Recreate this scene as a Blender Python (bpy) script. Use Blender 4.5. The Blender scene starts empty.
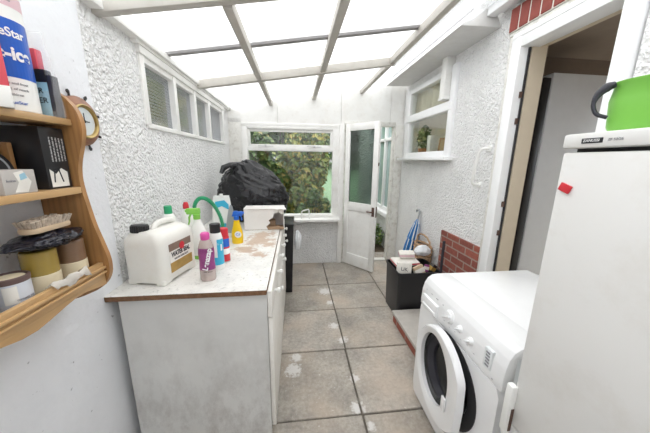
import bpy, bmesh, math, random
from mathutils import Vector, Matrix, noise
random.seed(7)
PI = math.pi
scn = bpy.context.scene
COL = scn.collection

# ------------------------------------------------------------------ materials
def nt_new(name):
    m = bpy.data.materials.new(name); m.use_nodes = True
    nt = m.node_tree
    return m, nt, nt.nodes['Principled BSDF'], nt.nodes['Material Output']
def N(nt, kind, **kw):
    n = nt.nodes.new(kind)
    for k, v in kw.items():
        if k in n.inputs: n.inputs[k].default_value = v
        else: setattr(n, k, v)
    return n
def mixc(nt, fac, a, b, blend='MIX'):
    n = nt.nodes.new('ShaderNodeMix'); n.data_type = 'RGBA'; n.blend_type = blend
    for sock, v in ((n.inputs[0], fac), (n.inputs[6], a), (n.inputs[7], b)):
        if hasattr(v, 'is_linked') or isinstance(v, bpy.types.NodeSocket): nt.links.new(v, sock)
        elif isinstance(v, (int, float)): sock.default_value = v
        else: sock.default_value = (*v[:3], 1)
    return n.outputs[2]
def ramp(nt, src, stops):
    r = nt.nodes.new('ShaderNodeValToRGB'); nt.links.new(src, r.inputs[0])
    els = r.color_ramp.elements
    while len(els) < len(stops): els.new(0.5)
    for e, (p, c) in zip(els, stops):
        e.position = p; e.color = (c, c, c, 1) if isinstance(c, (int, float)) else (*c, 1)
    return r.outputs[0]
def coords(nt, scale=(1, 1, 1)):
    t = nt.nodes.new('ShaderNodeTexCoord'); mp = nt.nodes.new('ShaderNodeMapping')
    mp.inputs['Scale'].default_value = scale
    nt.links.new(t.outputs['Object'], mp.inputs['Vector'])
    return mp.outputs[0]
def noise_t(nt, vec, scale, detail=4, rough=.55):
    n = N(nt, 'ShaderNodeTexNoise', Scale=scale, Detail=detail, Roughness=rough)
    nt.links.new(vec, n.inputs['Vector']); return n.outputs['Fac']
def math_n(nt, op, a, b=0.0):
    n = nt.nodes.new('ShaderNodeMath'); n.operation = op
    for i, v in enumerate((a, b)):
        if isinstance(v, (int, float)): n.inputs[i].default_value = v
        else: nt.links.new(v, n.inputs[i])
    return n.outputs[0]
def bump(nt, p, height, strength=.5, dist=.01):
    b = N(nt, 'ShaderNodeBump', Strength=strength, Distance=dist)
    nt.links.new(height, b.inputs['Height']); nt.links.new(b.outputs[0], p.inputs['Normal'])
def mk(name, c, rough=.5, metal=0, var=.06, vs=14, bmp=0, bs=60, dirt=0, dcol=(.25, .22, .19), ds=6, scale=(1, 1, 1), spec=.5, trans=0, ior=1.45, alpha=1, coat=0):
    m, nt, p, o = nt_new(name)
    v = coords(nt, scale)
    f = noise_t(nt, v, vs)
    lo = tuple(max(0, x * (1 - var * 2)) for x in c); hi = tuple(min(1, x * (1 + var)) for x in c)
    col = mixc(nt, f, lo, hi)
    if dirt:
        d = ramp(nt, noise_t(nt, v, ds, 8, .7), ((.5, 0.0), (.72, 1.0)))
        d = math_n(nt, 'MULTIPLY', d, dirt)
        col = mixc(nt, d, col, dcol)
    nt.links.new(col, p.inputs['Base Color'])
    p.inputs['Roughness'].default_value = rough; p.inputs['Metallic'].default_value = metal
    p.inputs['Specular IOR Level'].default_value = spec
    p.inputs['Transmission Weight'].default_value = trans; p.inputs['IOR'].default_value = ior
    p.inputs['Alpha'].default_value = alpha
    p.inputs['Coat Weight'].default_value = coat
    if bmp: bump(nt, p, noise_t(nt, v, bs), bmp, .004)
    return m
def spots(nt, pts, ns=30, amp=.6):
    """mask of irregular stains of fixed places: pts = (x,y,z,r)"""
    t = nt.nodes.new('ShaderNodeTexCoord'); out = None
    nz = noise_t(nt, t.outputs['Object'], ns, 6, .65)
    for (x, y, z, r) in pts:
        d = nt.nodes.new('ShaderNodeVectorMath'); d.operation = 'DISTANCE'
        nt.links.new(t.outputs['Object'], d.inputs[0]); d.inputs[1].default_value = (x, y, z)
        q = math_n(nt, 'DIVIDE', d.outputs['Value'], r)
        q = math_n(nt, 'ADD', q, math_n(nt, 'MULTIPLY', math_n(nt, 'SUBTRACT', nz, .5), amp * 4))
        k = ramp(nt, q, ((.55, 1.0), (1.0, 0.0)))
        out = k if out is None else math_n(nt, 'MAXIMUM', out, k)
    return out

M = {}
def pebble(name, base, scale=56, strength=1.0, dist=.014):
    m, nt, p, o = nt_new(name)
    v = coords(nt)
    wob = N(nt, 'ShaderNodeTexNoise', Scale=30.0, Detail=2.0); nt.links.new(v, wob.inputs['Vector'])
    vv = mixc(nt, .035, v, wob.outputs['Color'])
    vo = N(nt, 'ShaderNodeTexVoronoi', Scale=scale); nt.links.new(vv, vo.inputs['Vector'])
    n1 = noise_t(nt, v, scale * 1.6, 3)
    h = math_n(nt, 'ADD', math_n(nt, 'MULTIPLY', vo.outputs['Distance'], -1.0), math_n(nt, 'MULTIPLY', n1, .8))
    st = ramp(nt, noise_t(nt, v, 2.3, 6, .7), ((.42, 1.0), (.78, .86)))
    dk = ramp(nt, noise_t(nt, v, 70, 2), ((.31, .6), (.40, 1.0)))  # dark specks paint the shade of crevices into the render
    col = mixc(nt, 1.0, base, st, 'MULTIPLY'); col = mixc(nt, .6, col, dk, 'MULTIPLY')
    nt.links.new(col, p.inputs['Base Color']); p.inputs['Roughness'].default_value = .85
    p.inputs['Specular IOR Level'].default_value = .2
    bump(nt, p, h, strength, dist)
    return m
M['pebble'] = pebble('white_pebbledash', (.93, .93, .925))
def plaster():
    m, nt, p, o = nt_new('painted_plaster')
    v = coords(nt)
    st = ramp(nt, noise_t(nt, v, 1.7, 6, .7), ((.35, 1.0), (.8, .88)))
    sp = ramp(nt, noise_t(nt, v, 26, 3, .6), ((.27, .35), (.31, 1.0)))
    col = mixc(nt, 1.0, (.84, .855, .885), st, 'MULTIPLY'); col = mixc(nt, .7, col, sp, 'MULTIPLY')
    nt.links.new(col, p.inputs['Base Color']); p.inputs['Roughness'].default_value = .7
    bump(nt, p, noise_t(nt, v, 22, 6, .65), .45, .012)
    return m
M['plaster'] = plaster()
M['white_paint'] = mk('old_white_paint', (.86, .855, .83), .5, var=.03, bmp=.15, bs=40, dirt=.28, dcol=(.6, .55, .48), ds=9)
M['beam_paint'] = mk('weathered_beam_paint', (.55, .525, .48), .6, var=.08, bmp=.2, bs=50, dirt=.5, dcol=(.48, .44, .38), ds=12)
M['post_paint'] = mk('flaking_post_paint', (.80, .79, .75), .6, var=.06, bmp=.3, bs=60, dirt=.7, dcol=(.42, .38, .32), ds=16)
M['fascia_paint'] = mk('weathered_fascia', (.66, .655, .64), .55, var=.05, dirt=.3, dcol=(.5, .47, .42), ds=9)
M['upvc'] = mk('white_upvc', (.88, .885, .89), .28, var=.02)
M['grey_bar'] = mk('grey_glazing_bar', (.30, .29, .29), .5)
M['dark'] = mk('dark_rubber', (.03, .03, .032), .6)
M['black_plastic'] = mk('black_plastic', (.018, .018, .02), .35)
M['chrome'] = mk('worn_steel', (.6, .6, .6), .3, 1)
M['brass'] = mk('aged_brass', (.45, .33, .14), .35, 1)
M['rust'] = mk('rusty_metal', (.11, .065, .05), .8, bmp=.4)
def roof_mat(name, frac_t):
    m, nt, p, o = nt_new(name)
    tr = N(nt, 'ShaderNodeBsdfTransparent', Color=(.96, .97, .98, 1)); tl = N(nt, 'ShaderNodeBsdfTranslucent', Color=(.96, .965, .97, 1))
    p.inputs['Base Color'].default_value = (.9, .9, .9, 1); p.inputs['Roughness'].default_value = .4
    v = coords(nt); w = N(nt, 'ShaderNodeTexWave', Scale=22.0, Distortion=1.5); nt.links.new(v, w.inputs['Vector'])
    bump(nt, p, w.outputs['Fac'], .3, .004)
    a = N(nt, 'ShaderNodeMixShader', Fac=.22); nt.links.new(tl.outputs[0], a.inputs[1]); nt.links.new(p.outputs[0], a.inputs[2])
    b = N(nt, 'ShaderNodeMixShader', Fac=frac_t); nt.links.new(a.outputs[0], b.inputs[1]); nt.links.new(tr.outputs[0], b.inputs[2])
    nt.links.new(b.outputs[0], o.inputs['Surface']); return m
M['sheet'] = roof_mat('translucent_roof_sheet', .45)
M['clear_sheet'] = roof_mat('clear_roof_sheet', .85)
def glass_mat(name, tint, rough, fac_gloss=.1, bumpscale=None, wave=None):
    """thin pane: transparent (or rough translucent) with a reflective coat"""
    m, nt, p, o = nt_new(name)
    gl = N(nt, 'ShaderNodeBsdfGlossy', Roughness=.03 if rough < .05 else .2, Color=(1, 1, 1, 1))
    if rough < .05: tr = N(nt, 'ShaderNodeBsdfTransparent', Color=(*tint, 1))
    else:
        tr = N(nt, 'ShaderNodeBsdfRefraction', Color=(*tint, 1), Roughness=rough, IOR=1.02)
        v = coords(nt)
        if wave:
            t = N(nt, 'ShaderNodeTexWave', Scale=wave, Distortion=.3); t.bands_direction = 'Z'; nt.links.new(v, t.inputs['Vector']); hh = t.outputs['Fac']
        else:
            t = N(nt, 'ShaderNodeTexVoronoi', Scale=bumpscale or 90.0); nt.links.new(v, t.inputs['Vector']); hh = t.outputs['Distance']
        b = N(nt, 'ShaderNodeBump', Strength=.6, Distance=.01); nt.links.new(hh, b.inputs['Height'])
        nt.links.new(b.outputs[0], tr.inputs['Normal']); nt.links.new(b.outputs[0], gl.inputs['Normal'])
    fr = N(nt, 'ShaderNodeFresnel', IOR=1.45); ge = nt.nodes.new('ShaderNodeNewGeometry')
    nt.links.new(math_n(nt, 'SUBTRACT', 1.45, math_n(nt, 'MULTIPLY', ge.outputs['Backfacing'], 1.45 - 1 / 1.45)), fr.inputs['IOR'])
    f = math_n(nt, 'ADD', math_n(nt, 'MULTIPLY', fr.outputs[0], .8), fac_gloss)
    mx = nt.nodes.new('ShaderNodeMixShader'); nt.links.new(f, mx.inputs[0])
    nt.links.new(tr.outputs[0], mx.inputs[1]); nt.links.new(gl.outputs[0], mx.inputs[2])
    nt.links.new(mx.outputs[0], o.inputs['Surface']); return m
M['glass'] = glass_mat('window_glass', (.95, .97, .96), 0, .02)
M['reeded'] = glass_mat('reeded_glass', (.60, .62, .65), .15, .16, wave=16.0)
M['obscure'] = glass_mat('obscured_glass', (.40, .46, .43), .55, .03, 60.0)
def floor_mat():
    m, nt, p, o = nt_new('stone_slabs')
    v = coords(nt); g = nt.nodes.new('ShaderNodeNewGeometry')
    isl = g.outputs['Random Per Island']
    base = mixc(nt, isl, (.42, .385, .335), (.53, .485, .43))
    f = ramp(nt, noise_t(nt, v, 3.5, 8, .65), ((.3, .62), (.7, 1.15)))
    col = mixc(nt, 1.0, base, f, 'MULTIPLY')
    f2 = ramp(nt, noise_t(nt, v, 42, 6, .7), ((.35, .68), (.65, 1.1)))
    col = mixc(nt, .8, col, f2, 'MULTIPLY')
    warm = ramp(nt, noise_t(nt, v, 2.2, 3), ((.45, 0.0), (.65, .5)))
    col = mixc(nt, warm, col, (.56, .455, .36))
    sp = ramp(nt, noise_t(nt, v, 55, 2), ((.70, 0.0), (.76, .8)))
    col = mixc(nt, sp, col, (.70, .68, .64))
    w = spots(nt, [(-.03, 1.62, 0, .07), (-.01, 1.74, 0, .05), (.33, 2.75, 0, .09), (.36, 2.5, 0, .05), (.39, 1.9, 0, .05), (.37, 1.28, 0, .05), (.42, 1.16, 0, .03), (.34, 2.1, 0, .05), (.4, 1.5, 0, .04)], 40)
    col = mixc(nt, math_n(nt, 'MULTIPLY', w, .8), col, (.74, .73, .71))
    nt.links.new(col, p.inputs['Base Color']); p.inputs['Roughness'].default_value = .8
    bump(nt, p, noise_t(nt, v, 35, 8, .7), .5, .01)
    return m
M['slab'] = floor_mat()
M['mortar_bed'] = mk('dirty_joint', (.16, .14, .115), .95, var=.3, vs=30, bmp=.6, dirt=.5, dcol=(.5, .48, .45), ds=14)
M['concrete'] = mk('concrete_step', (.52, .49, .45), .85, var=.12, vs=9, bmp=.5, bs=50, dirt=.5, dcol=(.3, .27, .24), ds=8)
def brick(name, c1, c2, mort, axes='yz', bw=.225, bh=.075):
    m, nt, p, o = nt_new(name)
    t = nt.nodes.new('ShaderNodeTexCoord'); s = nt.nodes.new('ShaderNodeSeparateXYZ'); nt.links.new(t.outputs['Object'], s.inputs[0])
    cb = nt.nodes.new('ShaderNodeCombineXYZ'); nt.links.new(s.outputs['XYZ'.index(axes[0].upper())], cb.inputs[0]); nt.links.new(s.outputs['XYZ'.index(axes[1].upper())], cb.inputs[1])
    b = N(nt, 'ShaderNodeTexBrick', Color1=(*c1, 1), Color2=(*c2, 1), Mortar=(*mort, 1)); nt.links.new(cb.outputs[0], b.inputs['Vector'])
    b.inputs['Scale'].default_value = 1; b.inputs['Brick Width'].default_value = bw; b.inputs['Row Height'].default_value = bh; b.inputs['Mortar Size'].default_value = .007
    n1 = ramp(nt, noise_t(nt, t.outputs['Object'], 40, 5), ((.3, .75), (.7, 1.15)))
    nt.links.new(mixc(nt, .7, b.outputs['Color'], n1, 'MULTIPLY'), p.inputs['Base Color']); p.inputs['Roughness'].default_value = .85
    bump(nt, p, math_n(nt, 'SUBTRACT', math_n(nt, 'MULTIPLY', noise_t(nt, t.outputs['Object'], 60), .3), b.outputs['Fac']), .8, .006)
    return m
M['brick'] = brick('red_brickwork', (.34, .10, .07), (.22, .065, .05), (.33, .25, .21), bw=.19, bh=.07)
M['brick_solid'] = mk('red_brick', (.29, .075, .06), .85, var=.2, vs=12, bmp=.4)
M['mortar'] = mk('pale_mortar', (.78, .74, .68), .9)
def worktop_mat():
    m, nt, p, o = nt_new('stained_worktop')
    v = coords(nt)
    f = ramp(nt, noise_t(nt, v, 9, 8, .7), ((.38, .84), (.62, 1.0)))
    col = mixc(nt, 1.0, (.80, .79, .75), f, 'MULTIPLY')
    sp = ramp(nt, noise_t(nt, v, 60, 4, .7), ((.30, .45), (.42, 1.0)))
    col = mixc(nt, .75, col, sp, 'MULTIPLY')
    w = spots(nt, [(x + .5, y - 1.93, .028, q) for x, y, q in ((-.29, 1.90, .13), (-.34, 1.72, .09), (-.26, 2.06, .11), (-.24, 1.62, .06), (-.2, 1.82, .07))], 22, .9)
    col = mixc(nt, math_n(nt, 'MULTIPLY', w, .62), col, (.40, .21, .085))
    nt.links.new(col, p.inputs['Base Color']); p.inputs['Roughness'].default_value = .5
    bump(nt, p, noise_t(nt, v, 70), .2, .004); return m
M['worktop'] = worktop_mat()
M['chipboard'] = mk('chipboard_edge', (.235, .125, .065), .85, var=.35, vs=70, bmp=.5, bs=120)
def panel_mat():
    m, nt, p, o = nt_new('scuffed_cabinet_white')
    t = nt.nodes.new('ShaderNodeTexCoord'); v = t.outputs['Object']
    sep = nt.nodes.new('ShaderNodeSeparateXYZ'); nt.links.new(v, sep.inputs[0])
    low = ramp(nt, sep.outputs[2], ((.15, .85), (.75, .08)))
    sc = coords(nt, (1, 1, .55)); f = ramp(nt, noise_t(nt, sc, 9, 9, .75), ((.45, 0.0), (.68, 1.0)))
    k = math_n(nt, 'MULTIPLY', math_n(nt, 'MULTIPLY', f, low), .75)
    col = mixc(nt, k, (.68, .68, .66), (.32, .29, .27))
    g = ramp(nt, noise_t(nt, v, 4, 4), ((.35, .9), (.65, 1.0)))
    nt.links.new(mixc(nt, 1.0, col, g, 'MULTIPLY'), p.inputs['Base Color']); p.inputs['Roughness'].default_value = .45
    return m
M['cab_side'] = panel_mat()
M['cab_white'] = mk('cabinet_front_white', (.82, .80, .75), .4, var=.04, dirt=.4, dcol=(.5, .45, .38), ds=7)
def pine(name, c, axis='y', rough=.45):
    m, nt, p, o = nt_new(name)
    sc = {'y': (1, .12, 1), 'z': (1, 1, .12), 'x': (.12, 1, 1)}[axis]
    v = coords(nt, sc)
    n1 = noise_t(nt, v, 26, 5, .6)
    w = N(nt, 'ShaderNodeTexWave', Scale=16.0, Distortion=5.0, Detail=2.0); w.bands_direction = 'X' if axis != 'x' else 'Z'; nt.links.new(v, w.inputs['Vector'])
    col = mixc(nt, n1, tuple(x * .62 for x in c), tuple(min(1, x * 1.2) for x in c))
    g = ramp(nt, w.outputs['Fac'], ((.0, .78), (.6, 1.0)))
    nt.links.new(mixc(nt, .8, col, g, 'MULTIPLY'), p.inputs['Base Color']); p.inputs['Roughness'].default_value = rough
    p.inputs['Coat Weight'].default_value = .2
    return m
M['pine'] = pine('varnished_pine', (.60, .37, .165), 'y')
M['pine_shaded'] = pine('varnished_pine_shaded', (.43, .22, .08), 'z')  # darker pine copy, shade of the shelf interior put into its colour
M['mahogany'] = pine('mahogany', (.30, .13, .065), 'z')
M['enamel'] = mk('white_enamel', (.87, .875, .88), .22, var=.015, coat=.2)
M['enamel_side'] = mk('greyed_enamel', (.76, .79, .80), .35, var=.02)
M['fridge_white'] = mk('aged_fridge_white', (.78, .775, .755), .35, var=.03, vs=3, dirt=.35, dcol=(.58, .54, .47), ds=3.5)
M['grey_text'] = mk('grey_print', (.28, .28, .30), .6)
M['dark_text'] = mk('black_print', (.02, .02, .025), .5)
M['white_text'] = mk('white_print', (.88, .88, .88), .5)
M['glass_dark'] = mk('dark_porthole_glass', (.03, .03, .03), .12, spec=.35)
M['lime'] = mk('lime_green_plastic', (.22, .56, .09), .32, var=.06, vs=8)
M['charcoal'] = mk('charcoal_plastic', (.035, .035, .045), .45)
M['navy'] = mk('navy_print', (.02, .05, .25), .4)
M['red'] = mk('red_plastic', (.62, .03, .045), .35)
M['white_plastic'] = mk('white_plastic', (.84, .84, .81), .4, var=.03)
M['jerry'] = mk('natural_hdpe', (.80, .79, .74), .42, var=.05, vs=10, dirt=.25, dcol=(.6, .55, .45), ds=10)
M['label_white'] = mk('label_paper', (.85, .83, .78), .5)
M['label_gold'] = mk('label_gold', (.48, .30, .08), .45, var=.25, vs=25)
M['label_brown'] = mk('label_brown', (.25, .17, .13), .5, var=.2)
M['green'] = mk('green_plastic', (.03, .36, .16), .4)
M['bright_green'] = mk('bright_green_plastic', (.25, .60, .10), .4)
M['dark_green'] = mk('dark_green_rubber', (.02, .20, .10), .45)
M['pink'] = mk('pink_plastic', (.72, .10, .38), .35)
M['pinkish_liquid'] = mk('murky_bottle', (.52, .43, .40), .15, var=.18, vs=22, coat=.4)
M['purple_label'] = mk('purple_label', (.36, .07, .26), .35, var=.4, vs=26)
M['sky_blue'] = mk('sky_blue_print', (.05, .45, .68), .35)
M['mid_blue'] = mk('mid_blue_plastic', (.02, .14, .60), .35)
M['yellow'] = mk('yellow_plastic', (.86, .56, .01), .3)
M['grey_metal'] = mk('grey_sheet_steel', (.42, .44, .46), .4, .5)
M['sack'] = mk('black_refuse_sack', (.012, .012, .014), .22, var=.2, bmp=.5, bs=26)
M['black_film'] = mk('black_film', (.012, .012, .02), .18, bmp=.5, bs=50)
M['card_white'] = mk('white_card', (.80, .775, .745), .7, var=.04, dirt=.3, dcol=(.6, .52, .45), ds=8)
M['card_brown'] = mk('raw_cardboard', (.36, .24, .15), .85)
M['paper'] = mk('paper', (.82, .79, .73), .8, var=.12, vs=25)
M['wicker'] = mk('wicker', (.50, .32, .19), .7, var=.35, vs=60, bmp=.8, bs=90)
M['blue_fabric'] = mk('blue_fabric', (.02, .16, .42), .6)
M['white_fabric'] = mk('white_fabric', (.78, .80, .82), .7)
M['cream'] = mk('cream_paint', (.66, .57, .44), .5, var=.04)
M['curtain'] = mk('cream_net_curtain', (.84, .80, .66), .85, var=.1)
def add_translucency(m, fac, c):
    nt = m.node_tree; p = nt.nodes['Principled BSDF']; o = nt.nodes['Material Output']
    tl = N(nt, 'ShaderNodeBsdfTranslucent', Color=(*c, 1)); mx = N(nt, 'ShaderNodeMixShader', Fac=fac)
    nt.links.new(p.outputs[0], mx.inputs[1]); nt.links.new(tl.outputs[0], mx.inputs[2]); nt.links.new(mx.outputs[0], o.inputs['Surface'])
add_translucency(M['curtain'], .6, (.9, .86, .70))
M['grey_panel'] = mk('grey_appliance', (.80, .82, .85), .35, var=.03)
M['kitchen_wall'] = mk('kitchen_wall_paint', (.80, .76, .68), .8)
M['lobby_wall'] = mk('shaded_lobby_brown', (.22, .17, .135), .8)  # dark brown stands in for the shade inside the lobby
M['kitchen_ceiling'] = mk('shaded_ceiling_brown', (.40, .33, .27), .8)  # brown puts the lobby's shade into the ceiling colour
M['tin'] = mk('tin_white_paper', (.66, .69, .75), .4)
M['tin_rim'] = mk('brown_tin_rim', (.14, .09, .085), .45)
M['cream_jar'] = mk('cream_jar', (.76, .66, .47), .4)
M['amber'] = mk('amber_contents', (.36, .25, .05), .25, var=.15, coat=.4)
M['umber'] = mk('umber_contents', (.22, .125, .07), .3, var=.15, coat=.3)
M['bristle'] = mk('pale_bristles', (.62, .52, .42), .8, var=.35, vs=90)
M['beech'] = mk('beech_wood', (.60, .45, .30), .55, var=.15)
M['film'] = mk('clear_film', (.9, .92, .93), .08, trans=0, alpha=.18)
M['light_blue'] = mk('pale_blue_pack', (.32, .54, .66), .4)
M['deice_blue'] = mk('deep_blue_label', (.012, .10, .50), .3)
M['pale_pink'] = mk('pale_pink_print', (.72, .50, .54), .5)
M['carton_red'] = mk('coral_carton', (.75, .10, .13), .45)
M['dial'] = mk('clock_face', (.70, .75, .76), .25, coat=.5)
M['soil'] = mk('leafy_soil', (.16, .12, .085), .95, var=.4, vs=20, bmp=.8, bs=25)
M['lawn'] = mk('lawn_green', (.26, .40, .24), .95, var=.3, vs=30, bmp=.8)
M['bark'] = mk('bark', (.10, .075, .055), .9, bmp=.6)
M['neighbour'] = mk('grey_fence_boards', (.36, .36, .36), .9, var=.25, vs=3, scale=(1, 1, .2))
M['terracotta'] = mk('terracotta', (.38, .17, .08), .8)
def leaf_mat(name, stops):
    m, nt, p, o = nt_new(name)
    g = nt.nodes.new('ShaderNodeNewGeometry')
    r = nt.nodes.new('ShaderNodeValToRGB'); nt.links.new(g.outputs['Random Per Island'], r.inputs[0])
    els = r.color_ramp.elements
    while len(els) < len(stops): els.new(.5)
    for e, (q, c) in zip(els, stops): e.position = q; e.color = (*c, 1)
    nt.links.new(r.outputs[0], p.inputs['Base Color']); p.inputs['Roughness'].default_value = .5
    return m
M['leaf_dark'] = leaf_mat('dark_leaves', ((0, (.04, .09, .025)), (.5, (.09, .17, .045)), (.85, (.18, .26, .07)), (1, (.32, .27, .08))))
M['leaf_gold'] = leaf_mat('golden_leaves', ((0, (.09, .16, .04)), (.4, (.22, .29, .07)), (.75, (.42, .40, .10)), (1, (.52, .36, .10))))
M['leaf_grey'] = leaf_mat('grey_green_leaves', ((0, (.08, .12, .07)), (.5, (.15, .21, .12)), (1, (.30, .33, .18))))
M['leaf_litter'] = leaf_mat('fallen_leaves', ((0, (.16, .09, .04)), (.5, (.30, .17, .07)), (1, (.14, .18, .05))))

# ------------------------------------------------------------------ mesh builder
class B:
    def __init__(s): s.bm = bmesh.new()
    def merge(s, t, T=None, mi=0):
        if T is not None: bmesh.ops.transform(t, matrix=T, verts=t.verts)
        if mi:
            for f in t.faces: f.material_index = mi
        me = bpy.data.meshes.new('t'); t.to_mesh(me); t.free(); s.bm.from_mesh(me); bpy.data.meshes.remove(me)
        return s
    def box(s, x0, x1, y0, y1, z0, z1, bev=0, seg=2, T=None, mi=0):
        t = bmesh.new(); bmesh.ops.create_cube(t, size=1)
        bmesh.ops.transform(t, matrix=Matrix.Translation(((x0 + x1) / 2, (y0 + y1) / 2, (z0 + z1) / 2)) @ Matrix.Diagonal((x1 - x0, y1 - y0, z1 - z0, 1)), verts=t.verts)
        if bev: bmesh.ops.bevel(t, geom=list(t.edges), offset=bev, segments=seg, affect='EDGES', profile=.5)
        return s.merge(t, T, mi)
    def prism(s, poly, axis, a0, a1, bev=0, T=None, mi=0):
        t = bmesh.new()
        def P(u, v, a): return {'x': (a, u, v), 'y': (u, a, v), 'z': (u, v, a)}[axis]
        v0 = [t.verts.new(P(u, v, a0)) for u, v in poly]; v1 = [t.verts.new(P(u, v, a1)) for u, v in poly]
        n = len(poly); t.faces.new(v0); t.faces.new(v1[::-1])
        for i in range(n): t.faces.new((v0[i], v0[(i + 1) % n], v1[(i + 1) % n], v1[i]))
        bmesh.ops.recalc_face_normals(t, faces=t.faces)
        if bev: bmesh.ops.bevel(t, geom=list(t.edges), offset=bev, segments=2, affect='EDGES', profile=.5)
        return s.merge(t, T, mi)
    def lathe(s, prof, n=28, T=None, mi=0, sx=1, sy=1):
        t = bmesh.new(); rings = []
        for r, z in prof:
            if r < 1e-6: rings.append([t.verts.new((0, 0, z))])
            else: rings.append([t.verts.new((sx * r * math.cos(2 * PI * i / n), sy * r * math.sin(2 * PI * i / n), z)) for i in range(n)])
        for a, b in zip(rings, rings[1:]):
            for i in range(n):
                j = (i + 1) % n
                if len(a) == 1 and len(b) == 1: break
                if len(a) == 1: t.faces.new((a[0], b[i], b[j]))
                elif len(b) == 1: t.faces.new((a[i], a[j], b[0]))
                else: t.faces.new((a[i], a[j], b[j], b[i]))
        bmesh.ops.recalc_face_normals(t, faces=t.faces)
        return s.merge(t, T, mi)
    def cyl(s, p0, p1, r0, r1=None, n=16, mi=0):
        p0, p1 = Vector(p0), Vector(p1); r1 = r0 if r1 is None else r1
        d = p1 - p0; L = d.length
        T = Matrix.Translation(p0) @ d.to_track_quat('Z', 'Y').to_matrix().to_4x4()
        return s.lathe([(0, 0), (r0, 0), (r1, L), (0, L)], n, T, mi)
    def loft(s, rings, caps=True, T=None, mi=0, closed=True):
        t = bmesh.new(); R = [[t.verts.new(p) for p in r] for r in rings]
        n = len(R[0])
        for a, b in zip(R, R[1:]):
            for i in range(n if closed else n - 1):
                j = (i + 1) % n; t.faces.new((a[i], a[j], b[j], b[i]))
        if caps: t.faces.new(R[0][::-1]); t.faces.new(R[-1])
        bmesh.ops.recalc_face_normals(t, faces=t.faces)
        return s.merge(t, T, mi)
    def tube(s, pts, r, n=10, mi=0, caps=True):
        pts = [Vector(p) for p in pts]; rings = []
        prev = None
        for i, p in enumerate(pts):
            d = (pts[min(i + 1, len(pts) - 1)] - pts[max(i - 1, 0)]).normalized()
            if prev is None:
                u = d.orthogonal().normalized()
            else:
                u = prev - d * prev.dot(d); u = u.normalized() if u.length > 1e-6 else d.orthogonal().normalized()
            prev = u; w = d.cross(u); rr = r[i] if isinstance(r, (list, tuple)) else r
            rings.append([p + rr * (u * math.cos(2 * PI * k / n) + w * math.sin(2 * PI * k / n)) for k in range(n)])
        return s.loft(rings, caps, None, mi)
    def ball(s, c, r, sub=3, scale=(1, 1, 1), T=None, mi=0):
        t = bmesh.new(); bmesh.ops.create_icosphere(t, subdivisions=sub, radius=r)
        bmesh.ops.transform(t, matrix=Matrix.Translation(c) @ Matrix.Diagonal((*scale, 1)), verts=t.verts)
        return s.merge(t, T, mi)
    def quad(s, a, b, c, d, mi=0):
        t = bmesh.new(); t.faces.new([t.verts.new(p) for p in (a, b, c, d)]); return s.merge(t, None, mi)
    def build(s, name, mats, parent=None, world=True, ang=.6):
        root = parent
        while root is not None and root.parent is not None: root = root.parent
        if world and root is not None:
            bmesh.ops.transform(s.bm, matrix=root_matrix(root).inverted(), verts=s.bm.verts)
        me = bpy.data.meshes.new(name); s.bm.to_mesh(me); s.bm.free()
        me.polygons.foreach_set('use_smooth', [True] * len(me.polygons)); me.set_sharp_from_angle(angle=ang)
        for m in (mats if isinstance(mats, (list, tuple)) else [mats]): me.materials.append(M[m] if isinstance(m, str) else m)
        o = bpy.data.objects.new(name, me); COL.objects.link(o)
        if parent is not None: o.parent = parent
        return o
def root_matrix(o): return Matrix.Translation(o.location) @ o.rotation_euler.to_matrix().to_4x4()
def thing(name, label, cat, loc=(0, 0, 0), rz=0, group=None):
    o = bpy.data.objects.new(name, None); o.empty_display_size = .05; COL.objects.link(o)
    o.location = loc; o.rotation_euler = (0, 0, rz); o['label'] = label; o['category'] = cat
    if group: o['group'] = group
    return o
def tag(o, label, cat, group=None, kind=None):
    o['label'] = label; o['category'] = cat
    if group: o['group'] = group
    if kind: o['kind'] = kind
    return o
def struct(o): o['kind'] = 'structure'; return o
def lettering(body, size, fn, mat, parent, name='lettering', world=False, ext=.0004, align='CENTER', bold=0.0, sx=1.0):
    """text as a thin mesh; fn(u, v, w) places it"""
    cu = bpy.data.curves.new('t', 'FONT'); cu.body = body; cu.size = size; cu.align_x = align; cu.align_y = 'CENTER'; cu.extrude = ext; cu.offset = bold
    tmp = bpy.data.objects.new('t', cu); COL.objects.link(tmp)
    dg = bpy.context.evaluated_depsgraph_get(); dg.update()
    me = bpy.data.meshes.new_from_object(tmp.evaluated_get(dg)); bpy.data.objects.remove(tmp); bpy.data.curves.remove(cu)
    root = parent
    while root.parent is not None: root = root.parent
    inv = root_matrix(root).inverted() if world else Matrix.Identity(4)
    for v in me.vertices: v.co = inv @ Vector(fn(v.co.x * sx, v.co.y, v.co.z))
    me.materials.clear(); me.materials.append(M[mat]); me.name = name
    o = bpy.data.objects.new(name, me); COL.objects.link(o); o.parent = parent
    return o
def flat(o, r, u):
    o, r, u = Vector(o), Vector(r).normalized(), Vector(u).normalized(); n = r.cross(u)
    return lambda a, b, c: o + r * a + u * b + n * (c + .0006)
def wrap(rad, a0, z0, rot=0):
    cr, sr = math.cos(rot), math.sin(rot)
    def fn(u, v, w):
        x, y = u * cr - v * sr, u * sr + v * cr
        a = a0 + x / rad; rr = rad + w + .0006
        return (rr * math.cos(a), rr * math.sin(a), z0 + y)
    return fn
def wrap_patch(b, rad, a0, a1, z0, z1, n=14, mi=0, th=.0004):
    for k in range(n):
        p, q = a0 + (a1 - a0) * k / n, a0 + (a1 - a0) * (k + 1) / n; r = rad + th
        b.quad((r * math.cos(p), r * math.sin(p), z0), (r * math.cos(q), r * math.sin(q), z0), (r * math.cos(q), r * math.sin(q), z1), (r * math.cos(p), r * math.sin(p), z1), mi)
    return b
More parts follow.
